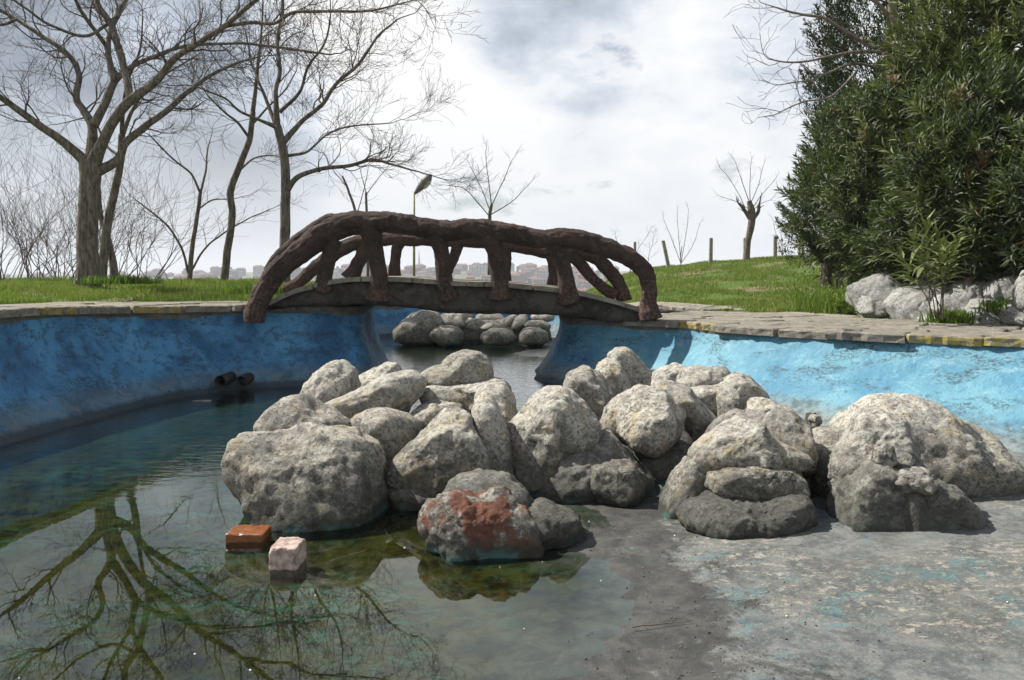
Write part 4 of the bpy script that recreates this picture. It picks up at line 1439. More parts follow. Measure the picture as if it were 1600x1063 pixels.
def bare_tree(label, Y, limbs, trunk_n, seed, name='bare_tree', depth=3, kids=3, twigL=0.9, group=None, crop=c1, density=1.0, up=0.12, bark='bark', twig='twig', from_=0.25, minr=0.003):
    rng = np.random.default_rng(seed)
    base = limbs[0]
    Q0 = limb(base[0], base[1], Y, base[2], crop)
    root = empty(name, Q0[0, :3])
    tag(root, label, 'tree', group)
    bag = Bag()
    for li, (p_, r_, dy_) in enumerate(limbs):
        Q = limb(p_, r_, Y, dy_, crop)
        if li >= trunk_n: Q[:, 3] *= 0.88
        big = Q[:, 3].max() > 0.04
        P3 = Q[:, :3].copy()
        wob = 0.012 * np.stack([pn(P3 * 3 + li * 7 + k * 3) for k in range(3)], 1)
        P3 += wob * sst(np.arange(len(P3)), 0, 6)[:, None]
        V, fs = tube(P3, Q[:, 3], 18 if li < trunk_n else 10, 0.06 if big else 0.03, 7, seed + li)
        build('trunk' if li < trunk_n else 'limb', V, fs, M[bark], root)
        s = arc(P3)
        total = s[-1]
        if li < trunk_n and len(limbs) > 2: continue
        nk = max(2, int(total * 3.6 * density))
        for k in range(nk):
            f = from_ + (1 - from_) * (k + rng.uniform(0, 1)) / nk
            i = min(int(f * (len(P3) - 1)), len(P3) - 2)
            T = P3[i + 1] - P3[i]; T /= np.linalg.norm(T) + 1e-9
            ax = rng.normal(size=3); ax -= T * ax.dot(T); ax /= np.linalg.norm(ax)
            a = rng.uniform(0.5, 1.05)
            d = T * math.cos(a) + ax * math.sin(a)
            r0 = min(Q[i, 3] * 0.55, 0.022) * rng.uniform(0.6, 1)
            grow(bag, P3[i], d, twigL * rng.uniform(0.6, 1.3), max(r0, 0.006 if twigL > 0.3 else 0.004), depth - 1, rng, up, 0.62, 5, None, kids, minr)
        # leader
        T = P3[-1] - P3[-3]; T /= np.linalg.norm(T)
        grow(bag, P3[-1], T, twigL * 1.05, max(Q[-1, 3] * 0.9, 0.008), depth, rng, up, 0.55, 5, None, kids, minr)
    o = bag.build('twigs', M[twig], root)
    o['kind'] = 'stuff'
    return root


Z0 = lambda n_, a=0.0, b=0.0: list(np.linspace(a, b, n_))
bare_tree('biggest bare tree, thick trunk forking low into wide crooked limbs, on the left lawn', 14.0, [
    ([(312, 1025), (315, 960), (312, 860), (318, 740), (322, 640), (325, 575)], [46, 38, 34, 33, 34, 37], Z0(6)),
    ([(318, 590), (230, 510), (130, 440), (50, 380), (-10, 340), (-120, 270), (-220, 180)], [24, 17, 14, 12, 10, 7, 4], Z0(7, 0, -1.2)),
    ([(325, 600), (330, 520), (328, 450), (300, 395), (272, 350), (283, 265), (240, 190), (150, 130), (60, 70), (-20, 20), (-90, -60)], [32, 22, 17, 15, 13, 11, 10, 9, 7, 6, 4], Z0(11, 0, 0.9)),
    ([(325, 600), (360, 525), (400, 440), (465, 360), (560, 290), (620, 210), (700, 160), (800, 95), (880, 30), (960, -40), (1020, -130)], [32, 22, 19, 18, 14, 12, 10, 9, 8, 7, 4], Z0(11, 0, -1.0)),
    ([(465, 360), (452, 280), (425, 180), (398, 90), (350, 20), (335, -60), (300, -170), (270, -280)], [16, 14, 13, 12, 12, 10, 7, 4], Z0(8, -.3, 0.6)),
    ([(335, 450), (375, 370), (410, 290), (470, 240), (560, 200), (660, 165), (780, 157), (900, 158), (1050, 178), (1180, 195)], [18, 16, 14, 10, 8, 7, 6, 5.5, 5, 3.5], Z0(10, 0, 1.3)),
    ([(335, 620), (420, 572), (450, 510), (520, 450), (590, 400), (680, 320), (760, 265), (850, 225), (930, 200)], [22, 17, 15, 14, 12, 9, 7, 5, 3], Z0(9, 0, 0.8)),
    ([(408, 290), (385, 180), (400, 100), (440, 20), (480, -60), (520, -170), (540, -280)], [13, 11, 10, 9, 8, 6, 3], Z0(7, .2, 1.5)),
    ([(800, 95), (900, 80), (980, 85), (1050, 45), (1200, 40), (1320, 40), (1450, 8)], [7, 7, 6, 6, 5, 4, 2.5], Z0(7, -.6, -1.4)),
    ([(390, 180), (340, 110), (290, 40), (250, -40), (180, -130), (100, -220)], [9, 8, 7, 6, 5, 3], Z0(6, .6, -0.8)),
    ([(60, 70), (0, 90), (-80, 60), (-200, 40)], [6, 5, 4, 3], Z0(4, .6, -0.2)),
    ([(380, 90), (300, 130), (180, 90), (90, 30), (0, -30)], [7, 6, 5, 4, 3], Z0(5, .1, -1.2)),
], 1, 5, depth=3, kids=4, twigL=0.75, density=1.25)
bare_tree('bare tree with a straight trunk rising just left of the bridge', 16.0, [
    ([(1020, 1050), (1016, 900), (1020, 760), (1020, 650), (1012, 540), (990, 450)], [20, 18, 17, 16, 15, 14], Z0(6)),
    ([(1020, 690), (1065, 632), (1150, 603), (1250, 592), (1330, 570), (1400, 588), (1500, 615)], [12, 10, 8, 7, 6, 4.5, 2.5], Z0(7, 0, -.9)),
    ([(1010, 510), (1080, 432), (1150, 375), (1200, 300), (1280, 230), (1350, 130), (1420, 70)], [13, 9, 8, 7, 6, 4.5, 3], Z0(7, 0, .8)),
    ([(990, 455), (930, 430), (860, 400), (800, 350), (700, 310)], [11, 6, 5, 4, 3], Z0(5, 0, -.6)),
    ([(990, 450), (985, 330), (1000, 250), (990, 150), (1005, 50), (1010, -50)], [13, 9, 8, 6, 5, 3], Z0(6, 0, .5)),
    ([(1000, 400), (1070, 330), (1100, 240), (1160, 150), (1180, 60)], [8, 6, 5, 4, 3], Z0(5, 0, -.7)),
    ([(1015, 560), (1100, 540), (1170, 480), (1260, 450), (1400, 440)], [7, 5, 4, 3.5, 2], Z0(5, 0, 1.1)),
    ([(990, 460), (940, 330), (900, 230), (880, 120)], [9, 6, 4, 3], Z0(4, 0, .9)),
], 1, 17, depth=3, kids=4, twigL=0.8, density=1.2)
bare_tree('slim slightly leaning bare tree between the big tree and the bridge', 17.0, [
    ([(797, 1035), (812, 900), (830, 770), (824, 685), (855, 595), (892, 495), (903, 400)], [14, 13, 12, 12, 11, 10, 9], Z0(7)),
    ([(903, 400), (915, 300), (925, 200), (935, 100), (940, -20)], [9, 7, 6, 4, 2.5], Z0(5, 0, .4)),
    ([(892, 495), (850, 440), (800, 400), (740, 340)], [6, 5, 4, 2.5], Z0(4, 0, -.6)),
    ([(855, 610), (900, 570), (960, 555), (1010, 560)], [4, 3.5, 3, 2], Z0(4, 0, -.6)),
    ([(905, 440), (960, 380), (1020, 320), (1060, 250)], [5, 4, 3, 2], Z0(4, 0, .8)),
], 1, 29, depth=3, kids=4, twigL=0.75, density=1.2)
bare_tree('small bare sapling with low spreading branches left of the slim leaning tree', 18.0, [
    ([(675, 1030), (684, 900), (700, 800), (716, 690)], [9, 8, 7, 6], Z0(4)),
    ([(716, 690), (680, 620), (620, 570), (560, 510), (530, 480)], [5, 4, 3.5, 3, 2], Z0(5, 0, -.5)),
    ([(716, 690), (735, 610), (740, 540), (750, 500)], [5, 4, 3, 2], Z0(4, 0, .5)),
    ([(672, 975), (650, 890), (600, 810), (530, 750), (480, 710)], [5, 4.5, 4, 3, 2], Z0(5, 0, -.4)),
    ([(680, 975), (730, 890), (790, 840), (870, 790), (960, 750)], [4.5, 4, 3.5, 2.5, 2], Z0(5, 0, .5)),
    ([(712, 745), (760, 715), (830, 710)], [3.5, 3, 2], Z0(3, 0, .5)),
], 1, 41, name='bare_sapling', depth=2, twigL=0.6, density=1.0)
bare_tree('twin-stemmed bare tree leaning right close behind the biggest tree', 15.6, [
    ([(362, 1010), (372, 900), (385, 790), (410, 680), (430, 580), (435, 480)], [17, 15, 14, 13, 12, 11], Z0(6)),
    ([(412, 1010), (402, 930), (385, 850), (362, 780), (352, 680), (350, 600)], [15, 13, 11, 9, 8, 6], Z0(6, .1, .6)),
    ([(435, 490), (470, 400), (520, 330), (600, 260), (700, 200)], [10, 7, 5, 4, 2.5], Z0(5, 0, .8)),
    ([(435, 490), (440, 380), (460, 280), (500, 180), (510, 60)], [9, 7, 6, 4, 2.5], Z0(5, 0, -.5)),
    ([(430, 560), (380, 520), (340, 440), (300, 420)], [7, 5, 4, 3], Z0(4, 0, .5)),
], 2, 53, depth=3, twigL=0.8)
# thin ones behind the bridge and on the right
px_ = lambda x, y: (x, y)
bare_tree('thin bare sapling standing behind the bridge left of the street lamp', 21.0, [
    ([(560, 440), (556, 340), (545, 300), (535, 275)], [2.6, 2.2, 1.8, 1.3], Z0(4)),
    ([(556, 340), (568, 300), (575, 265)], [1.6, 1.3, 0.8], Z0(3)),
    ([(540, 290), (520, 265), (505, 240)], [1.4, 1.1, 0.7], Z0(3)),
], 1, 61, name='bare_sapling', depth=2, twigL=0.26, crop=px_, density=1.3, minr=0.0022)
bare_tree('second thin bare sapling behind the bridge, nearer to the street lamp', 21.5, [
    ([(575, 440), (573, 330), (572, 300)], [2.4, 2.0, 1.6], Z0(3)),
    ([(572, 305), (590, 280), (605, 262)], [1.6, 1.1, 0.7], Z0(3)),
    ([(572, 300), (565, 275), (560, 255)], [1.4, 1.1, 0.7], Z0(3)),
], 1, 67, name='bare_sapling', depth=2, twigL=0.26, crop=px_, density=1.3, minr=0.0022)
bare_tree('fan-shaped bare sapling rising behind the middle of the bridge', 22.0, [
    ([(765, 430), (765, 345), (768, 320)], [3.2, 2.8, 2.4], Z0(3)),
    ([(766, 340), (745, 315), (725, 295), (700, 290)], [1.8, 1.6, 1.2, .8], Z0(4)),
    ([(768, 322), (763, 280), (758, 240)], [2.0, 1.4, .8], Z0(3)),
    ([(768, 322), (785, 285), (800, 250)], [1.8, 1.4, .8], Z0(3)),
    ([(768, 335), (800, 315), (825, 290)], [1.8, 1.4, .8], Z0(3)),
    ([(766, 330), (750, 290), (735, 260)], [1.6, 1.2, .8], Z0(3)),
], 1, 71, name='bare_sapling', depth=2, twigL=0.26, crop=px_, density=1.5, minr=0.0022)
bare_tree('stout pollarded tree with a knobbly head of thin shoots among the fence posts', 24.2, [
    ([(1166, 412), (1168, 380), (1174, 350), (1174, 330), (1170, 314)], [5.5, 4.6, 5.4, 5.6, 3.4], Z0(5)),
    ([(1174, 345), (1164, 330), (1158, 322)], [4.0, 3.2, 2.6], Z0(3)),
    ([(1174, 345), (1184, 332), (1186, 320)], [4.0, 3.0, 2.2], Z0(3)),
    ([(1164, 325), (1155, 305), (1140, 280), (1125, 262)], [1.6, 1.0, .8, .6], Z0(4)),
    ([(1172, 320), (1160, 285), (1150, 255)], [1.4, 1.0, .6], Z0(3)),
    ([(1172, 320), (1172, 285), (1173, 258)], [1.4, 1.0, .6], Z0(3)),
    ([(1172, 320), (1185, 290), (1192, 262)], [1.4, 1.0, .6], Z0(3)),
    ([(1174, 328), (1190, 305), (1208, 285)], [1.6, 1.0, .6], Z0(3)),
    ([(1174, 330), (1190, 318), (1205, 312)], [1.2, .9, .6], Z0(3)),
    ([(1172, 328), (1150, 315), (1128, 308)], [1.2, .9, .6], Z0(3)),
], 1, 83, name='pollarded_tree', depth=1, twigL=0.26, crop=px_, density=0.9, minr=0.0022, from_=0.4)
bare_tree('pale leafless shrub between the leaning post and the next one on the hill', 25.0, [
    ([(1064, 420), (1064, 400), (1065, 385)], [1.6, 1.3, 1.0], Z0(3)),
    ([(1064, 412), (1050, 375), (1038, 345)], [1.1, .9, .5], Z0(3)),
    ([(1064, 412), (1060, 365), (1058, 335)], [1.1, .9, .5], Z0(3)),
    ([(1064, 412), (1072, 365), (1076, 330)], [1.1, .9, .5], Z0(3)),
    ([(1064, 412), (1082, 385), (1092, 355)], [1.1, .9, .5], Z0(3)),
], 1, 89, name='bare_shrub', depth=1, twigL=0.24, crop=px_, density=0.9, bark='twig_pale', twig='twig_pale', minr=0.0022)
bare_tree('low leafless shrub on the hill just right of the bridge', 25.0, [
    ([(985, 430), (985, 405), (988, 392)], [1.6, 1.2, .9], Z0(3)),
    ([(985, 415), (970, 390), (962, 372)], [1.0, .8, .5], Z0(3)),
    ([(985, 415), (998, 388), (1010, 370)], [1.0, .8, .5], Z0(3)),
    ([(1012, 428), (1014, 400), (1020, 378)], [1.0, .8, .5], Z0(3)),
], 1, 97, name='bare_shrub', depth=2, twigL=0.24, crop=px_, density=1.5, bark='twig_pale', twig='twig_pale', minr=0.0022)
bare_tree('thin leafless shrub at the crest beside the conifers', 27.0, [
    ([(1222, 410), (1222, 385), (1220, 360)], [1.2, .9, .6], Z0(3)),
    ([(1222, 400), (1212, 365), (1208, 345)], [1.0, .7, .5], Z0(3)),
    ([(1222, 400), (1235, 370), (1240, 352)], [1.0, .7, .5], Z0(3)),
], 1, 101, name='bare_shrub', depth=1, twigL=0.24, crop=px_, density=1.0, bark='twig_pale', twig='twig_pale', minr=0.0022)
bare_tree('bare tree reaching its thin branches left over the oleander hedge', 13.2, [
    ([(1452, 430), (1455, 250), (1440, 120), (1412, 60)], [14, 12, 10, 9], Z0(4)),
    ([(1415, 70), (1395, 20), (1390, -30), (1370, -90)], [9, 7, 5, 3], Z0(4, 0, -.3)),
    ([(1415, 75), (1370, 75), (1330, 55), (1290, 30), (1250, 22), (1205, 10)], [5, 4, 3, 2.4, 1.8, 1.0], Z0(6, 0, -.8)),
    ([(1440, 120), (1390, 85), (1335, 82), (1290, 90), (1240, 98), (1200, 92)], [4.5, 3.5, 2.6, 2.0, 1.5, .8], Z0(6, 0, -1.0)),
    ([(1448, 190), (1390, 120), (1340, 100), (1300, 112), (1270, 125), (1235, 130)], [4, 3, 2.2, 1.8, 1.3, .8], Z0(6, 0, -1.1)),
    ([(1420, 60), (1445, 20), (1475, -20)], [6, 5, 3], Z0(3, 0, .4)),
    ([(1395, 30), (1350, -10), (1300, -30), (1240, -50)], [4, 3, 2, 1], Z0(4, 0, -.6)),
    ([(1340, 110), (1300, 150), (1255, 160), (1208, 180)], [2.0, 1.5, 1.2, .8], Z0(4, -.9, -1.2)),
], 1, 107, depth=2, twigL=0.45, crop=px_, density=1.3, minr=0.003, bark='twig_pale')

# tangle of leafless brush at the far left
rng = np.random.default_rng(9)
for gi, (bx_, lab) in enumerate([(20, 'leafless brush at the very left edge behind the lawn'), (95, 'leafless brush between the left edge and the big trunk'),
                                 (215, 'leafless brush right of the big trunk'), (165, 'leafless brush directly behind the big trunk')]):
    Yb = 19 + gi * 0.7
    p0 = at(bx_, 447, Yb)
    root = empty('bare_shrub', p0)
    tag(root, lab, 'shrub', 'leafless brush behind the left lawn')
    bag = Bag()
    for k in range(26 if gi < 2 else 15):
        a = rng.uniform(0, 2 * math.pi)
        q = p0 + np.array([rng.normal(0, 0.5), rng.normal(0, 0.4), -0.1])
        tl = rng.uniform(0.15, 0.75)
        d = np.array([math.cos(a) * tl, math.sin(a) * tl, 1.0]); d /= np.linalg.norm(d)
        grow(bag, q, d, rng.uniform(1.2, 2.5), rng.uniform(0.009, 0.018), 2, rng, 0.08, 0.5, 4, None, 3, 0.0032, 0.14)
    o = bag.build('branches', M['twig'], root)
    o['kind'] = 'stuff'

# ------------------------------------------------------------------ foliage


def leaves(base, direc, upv, length, width, fold=0.25, droop=0.25):
    """arrays of lance leaves -> V, tris; 5 verts, 4 tris each"""
    n = len(base)
    side = np.cross(direc, upv)
    side /= np.linalg.norm(side, axis=1)[:, None] + 1e-9
    nr = np.cross(side, direc)
    L = length[:, None]; W = width[:, None]
    mid = base + direc * L * 0.5
    v0 = base
    v1 = mid + side * W * 0.5 + nr * W * fold
    v2 = mid - side * W * 0.5 + nr * W * fold
    vm_ = mid
    v3 = base + direc * L - nr * L * droop
    V = np.stack([v0, v1, vm_, v2, v3], 1).reshape(-1, 3)
    k = np.arange(n)[:, None] * 5
    T = np.concatenate([k + [0, 1, 2], k + [0, 2, 3], k + [1, 4, 2], k + [2, 4, 3]], 1).reshape(-1, 3)
    return V, T


def shoots(pos, direc, rng, nleaf=21, slen=0.28, llen=(0.09, 0.15), lw=(0.016, 0.024)):
    n = len(pos)
    direc = direc / np.linalg.norm(direc, axis=1)[:, None]
    t_ = np.linspace(0.05, 1, nleaf)
    whorl = np.arange(nleaf)
    ang = (whorl % 3) * 2.094 + (whorl // 3) * 1.05
    ref = np.tile([0.3, 0.2, 1.0], (n, 1)) + rng.normal(0, 0.2, (n, 3))
    u = np.cross(direc, ref); u /= np.linalg.norm(u, axis=1)[:, None] + 1e-9
    v = np.cross(direc, u)
    an = ang[None, :] + rng.normal(0, 0.35, (n, nleaf))
    open_ = (1.05 - 0.55 * t_)[None, :] + rng.normal(0, 0.16, (n, nleaf))
    out = u[:, None, :] * np.cos(an)[:, :, None] + v[:, None, :] * np.sin(an)[:, :, None]
    d = direc[:, None, :] * np.cos(open_)[:, :, None] + out * np.sin(open_)[:, :, None]
    sl = slen * rng.uniform(0.7, 1.3, n)
    b = pos[:, None, :] + direc[:, None, :] * (t_[None, :] * sl[:, None])[:, :, None]
    b = b.reshape(-1, 3); d = d.reshape(-1, 3)
    N = n * nleaf
    up = np.repeat(direc, nleaf, 0)
    ln = rng.uniform(*llen, N) * 1.12; wd = rng.uniform(*lw, N) * 1.45
    V, T = leaves(b, d, up, ln, wd, 0.2, rng.uniform(0.0, 0.25))
    base_var = np.repeat(rng.uniform(0.0, 0.9, n), nleaf)
    lv = np.clip(base_var * 0.6 + rng.uniform(0, 0.38, N), 0, 0.94)
    br = (rng.random(N) < 0.004) | (np.repeat(rng.random(n), nleaf) < 0.012)
    lv[br] = rng.uniform(0.96, 1.0, br.sum())
    return V, T, np.repeat(lv, 5)


def shrub(label, C, R, nsh, seed, name='oleander_shrub', cat='shrub', group='oleander shrubs of the tall hedge', llen=(0.10, 0.17), tone=0.0):
    rng = np.random.default_rng(seed)
    C = np.array(C, float); R = np.array(R, float)
    gz = float(G(C[0], C[1]))
    root = empty(name, (C[0], C[1], gz))
    tag(root, label, cat, group)
    d = rng.normal(size=(nsh, 3)); d /= np.linalg.norm(d, axis=1)[:, None]
    # keep mostly the half that can be seen from the pool side
    flip = (d[:, 1] > 0.35) & (rng.random(nsh) < 0.7)
    d[flip, 1] *= -1
    rad = rng.uniform(0.60, 1.0, nsh) ** 0.6
    lump = 1 + 0.22 * fbm(d * 1.9 + seed, 3)
    pos = C + d * R * (rad * lump)[:, None]
    pos[:, 2] = np.maximum(pos[:, 2], gz + 0.15 + rng.uniform(0, 0.25, nsh))
    direc = d * np.array([0.75, 0.75, 0.5]) + np.array([0, 0, 0.62]) + rng.normal(0, 0.28, (nsh, 3))
    V, T, var = shoots(pos, direc, rng, 21, 0.26, llen)
    var = np.where(var < 0.95, np.clip(var + tone, 0, 0.93), var)
    o = build('foliage', V, T, M['oleander'], root, smooth=False, attrs={'var': var})
    o['kind'] = 'stuff'
    bag = Bag()
    for k in range(9):
        a = rng.uniform(0, 6.28)
        b = np.array([C[0] + 0.25 * R[0] * math.cos(a), C[1] + 0.25 * R[1] * math.sin(a), gz - 0.05])
        e_ = C + np.array([math.cos(a) * R[0] * 0.7, math.sin(a) * R[1] * 0.7, R[2] * rng.uniform(0.2, 0.7)])
        md = (b + e_) / 2 + rng.normal(0, 0.12, 3)
        Q = catmull(np.array([b, md, e_]), 8)
        bag.add(*tube(Q, np.linspace(0.022, 0.008, len(Q)), 6))
    bag.build('stems', M['twig_pale'], root)
    return root


def atc(px, py, Y):
    return at(px, py, Y)


shrub('leftmost oleander bulging over the lawn at the edge of the hedge', atc(1338, 300, 13.0), (0.84, 1.0, 1.45), 780, 1)
shrub('dense dark oleander in the lower middle of the hedge above the weeds', atc(1420, 300, 11.6), (1.0, 0.9, 1.5), 900, 2)
shrub('tall oleander forming the upper left of the hedge under the bare branches', atc(1436, 235, 12.4), (1.0, 1.0, 1.2), 760, 3, tone=0.12)
shrub('big broad-leaved oleander in the lower right of the hedge above the white rocks', atc(1545, 290, 9.9), (1.0, 0.85, 1.35), 850, 4, llen=(0.13, 0.20))
shrub('tall oleander with brown seed pods in the upper right of the hedge', atc(1540, 130, 11.4), (1.25, 1.1, 1.6), 1000, 5, tone=0.30)
shrub('oleander at the right picture edge rising highest in the hedge', atc(1640, 100, 10.8), (1.1, 1.0, 1.9), 700, 6, tone=0.26)
shrub('oleander closing the hedge at the right picture edge behind the white rocks', atc(1660, 330, 9.0), (0.9, 0.8, 1.0), 500, 7, llen=(0.13, 0.20))
shrub('low oleander filling the foot of the hedge behind the sapling', atc(1470, 385, 10.6), (0.95, 0.6, 0.55), 420, 8)


def conifer(label, px, Y, ztop, rad, seed, n=26000, narrow=1.0):
    rng = np.random.default_rng(seed)
    X = (px - 800) / F * Y
    gz = float(G(X, Y))
    root = empty('conifer', (X, Y, gz))
    tag(root, label, 'tree', 'dark conifers behind the hedge')
    Q = catmull(np.array([[X, Y, gz - 0.1], [X + .05, Y, (gz + ztop) / 2], [X, Y, ztop - 0.4]]), 8)
    build('trunk', *tube(Q, np.linspace(0.14, 0.02, len(Q)), 10), M['bark'], root)
    m_ = n // 90
    h = rng.random(m_) ** 0.85
    a = rng.uniform(0, 2 * math.pi, m_)
    prof = rad * np.minimum(1, (1 - h) * 2.0 + 0.12) * np.minimum(1, h * 5 + 0.5)
    rr_ = prof * rng.uniform(0.55, 1.1, m_)
    c = np.stack([X + rr_ * np.cos(a), Y + rr_ * np.sin(a), gz + 0.2 + h * (ztop - gz)], 1)
    out = np.stack([np.cos(a) * 0.6, np.sin(a) * 0.6, np.full(m_, 0.75)], 1) + rng.normal(0, 0.15, (m_, 3))
    out /= np.linalg.norm(out, axis=1)[:, None]
    nl = 90
    k = rng.random((m_, nl))
    b = c[:, None, :] + out[:, None, :] * (k * 0.55)[:, :, None] + rng.normal(0, 0.085, (m_, nl, 3)) * (1.1 - k)[:, :, None]
    d = out[:, None, :] + rng.normal(0, 0.45, (m_, nl, 3))
    d /= np.linalg.norm(d, axis=2)[:, :, None]
    b = b.reshape(-1, 3); d = d.reshape(-1, 3); N = len(b)
    V, T = leaves(b, d, np.tile([0.1, 0.2, 1.0], (N, 1)) + rng.normal(0, 0.3, (N, 3)), rng.uniform(0.05, 0.11, N), rng.uniform(0.016, 0.030, N), 0.1, 0.05)
    var = np.repeat(np.clip(np.repeat(rng.uniform(0, 0.7, m_), nl) + rng.uniform(0, 0.3, N), 0, 1), 5)
    o = build('crown', V, T, M['conifer'], root, smooth=False, attrs={'var': var})
    o['kind'] = 'stuff'


conifer('dark conifer behind the left end of the hedge, cut by the top of the picture', 1368, 16.5, 10.0, 1.2, 1, 110000)
conifer('dark conifer behind the middle of the hedge at the top of the picture', 1470, 17.0, 10.2, 1.25, 2, 50000)
conifer('dark conifer behind the hedge at the top right corner', 1580, 16.0, 10.5, 1.3, 3, 40000)
conifer('low bushy conifer at the foot of the hedge beside the last fence post', 1288, 17.5, 3.2, 0.7, 4, 16000)

# small oleander in front of the white rocks: every leaf a part
rng = np.random.default_rng(21)
sb = at(1462, 498, 8.75)
sap = empty('oleander_sapling', sb)
tag(sap, 'young oleander with long pale leaves growing in front of the white rocks', 'shrub')
lm = []
for k in range(4):
    V, T = leaves(np.zeros((1, 3)), np.array([[0, 0, 1.0]]), np.array([[0, 1.0, 0.01]]), np.array([0.25 + .02 * k]), np.array([0.054]), 0.22, 0.10 + .05 * k)
    me = mesh_np('leaf', V, T, M['oleander'], False, {'var': np.full(5, 0.84 + 0.03 * k)})
    lm.append(me)
tips = [(1402, 400), (1425, 372), (1445, 350), (1462, 362), (1478, 392), (1495, 380), (1440, 412), (1470, 420), (1418, 430)]
for k, (tx, ty) in enumerate(tips):
    e_ = at(tx, ty, 8.75 + rng.uniform(-0.25, 0.2))
    b = sb + rng.normal(0, 0.05, 3) * [1, 1, 0]
    md = b * 0.5 + e_ * 0.5 + np.array([-0.10 * (e_[0] - b[0]), 0, 0.04])
    Q = catmull(np.array([b, md, e_]), 10)
    build('stem', *tube(Q, np.linspace(0.0065, 0.003, len(Q)), 6), M['twig'], sap)
    for j in range(17):
        f = 0.52 + 0.48 * (j / 16) ** 0.8
        p = Q[min(int(f * (len(Q) - 1)), len(Q) - 1)]
        ax = Vector(Q[-1] - Q[-3]).normalized()
        a = j * 2.1 + rng.uniform(-.3, .3)
        outv = Vector((math.cos(a), math.sin(a), 0.0))
        op = 1.25 - 0.7 * (j / 16) + rng.normal(0, 0.12)
        dv = (ax * math.cos(op) + outv * math.sin(op)).normalized()
        o = link('leaf', lm[int(rng.integers(0, 4))], sap, p - sb)
        q = dv.to_track_quat('Z', 'Y')
        o.rotation_euler = q.to_euler()
        s = rng.uniform(0.8, 1.25) * (1.0 if j < 12 else 0.75)
        o.scale = (s, s, s)

# ------------------------------------------------------------------ white rockery wall
wall = empty('rockery_wall', at(1480, 500, 9.3))
tag(wall, 'low retaining wall of rough white limestone rocks under the oleander hedge', 'wall')
WR = [
 (1378, 468, 34, 34, 0.1, 10.3), (1418, 447, 26, 20, 0.3, 10.6), (1440, 478, 34, 28, -0.2, 9.8), (1395, 440, 24, 16, 0, 10.9),
 (1480, 462, 32, 22, 0.3, 9.9), (1500, 490, 34, 24, 0.0, 9.3), (1535, 462, 36, 24, -0.3, 9.3), (1560, 494, 36, 24, 0.1, 8.8),
 (1590, 455, 34, 24, 0.1, 8.9), (1612, 492, 36, 26, 0, 8.4), (1640, 460, 36, 28, 0, 8.3), (1668, 500, 40, 28, 0, 8.0),
 (1458, 445, 24, 14, 0, 10.3), (1560, 436, 30, 14, -0.3, 9.4), (1362, 478, 16, 14, 0, 10.2), (1525, 508, 26, 12, 0, 8.9), (1472, 500, 22, 11, 0, 9.3),
 (1350, 462, 18, 16, 0, 10.9), (1405, 470, 26, 20, 0.2, 10.2), (1508, 466, 26, 20, 0, 9.7), (1462, 484, 26, 18, 0, 9.6), (1578, 474, 26, 18, 0, 9.1), (1600, 436, 30, 16, 0, 9.1), (1500, 440, 26, 14, 0, 9.9),
 (1700, 520, 50, 40, 0, 7.6), (1750, 500, 60, 45, 0, 7.2), (1420, 490, 22, 12, 0, 9.8)]
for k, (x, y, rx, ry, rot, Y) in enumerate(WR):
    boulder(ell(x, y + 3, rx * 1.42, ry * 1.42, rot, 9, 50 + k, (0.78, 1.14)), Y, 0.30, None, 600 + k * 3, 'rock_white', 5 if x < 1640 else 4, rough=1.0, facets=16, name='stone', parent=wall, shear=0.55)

# earth bank that fills in behind the rockery
xs_ = np.arange(4.0, 9.5, 0.1); ys_ = np.arange(7.6, 15, 0.1)
XX, YY = np.meshgrid(xs_, ys_, indexing='ij')
# front line of the rockery in plan
fx = np.array([(x - 800) / F * Y for x, y, a, b, c, Y in WR if y > 466]); fy = np.array([Y for x, y, a, b, c, Y in WR if y > 466])
dfr = (YY - (10.55 - (XX - 4.9) * 0.78)) * 0.79
bh = 0.30 * sst(dfr, 0.0, 0.25) * sst(XX, 4.7, 5.1) * (1 - sst(YY, 12, 14.5))
P = np.stack([XX, YY, G(XX, YY) - 0.03 + bh + 0.0], -1).reshape(-1, 3)
P[:, 2] += 0.02 * fbm(P * 4, 2)
fi = grid_faces(len(xs_), len(ys_))
o = build('earth_bank', P, fi[(bh.ravel()[fi] > 0.02).all(1)], M['ground'], attrs={'grass': np.ones(len(P))})
tag(o, kind='structure')

# ------------------------------------------------------------------ grass


def blades(X, Y, Z, h, rng, wid=0.010, lean=0.5):
    n = len(X)
    a = rng.uniform(0, 2 * math.pi, n)
    w_ = wid * rng.uniform(0.6, 1.4, n)
    sx_, sy_ = np.cos(a) * w_ / 2, np.sin(a) * w_ / 2
    la = rng.uniform(0, 2 * math.pi, n); ll = h * rng.uniform(0.05, lean, n)
    b0 = np.stack([X - sx_, Y - sy_, Z - 0.02], 1); b1 = np.stack([X + sx_, Y + sy_, Z - 0.02], 1)
    m0 = np.stack([X - sx_ * .8 + np.cos(la) * ll * .35, Y - sy_ * .8 + np.sin(la) * ll * .35, Z + h * 0.6], 1)
    m1 = np.stack([X + sx_ * .8 + np.cos(la) * ll * .35, Y + sy_ * .8 + np.sin(la) * ll * .35, Z + h * 0.6], 1)
    tpx = np.stack([X + np.cos(la) * ll, Y + np.sin(la) * ll, Z + h], 1)
    V = np.stack([b0, b1, m1, m0, tpx], 1).reshape(-1, 3)
    k = np.arange(n)[:, None] * 5
    return V, [(k + [0, 1, 2, 3]).reshape(-1, 4), (k + [3, 2, 4]).reshape(-1, 3)]


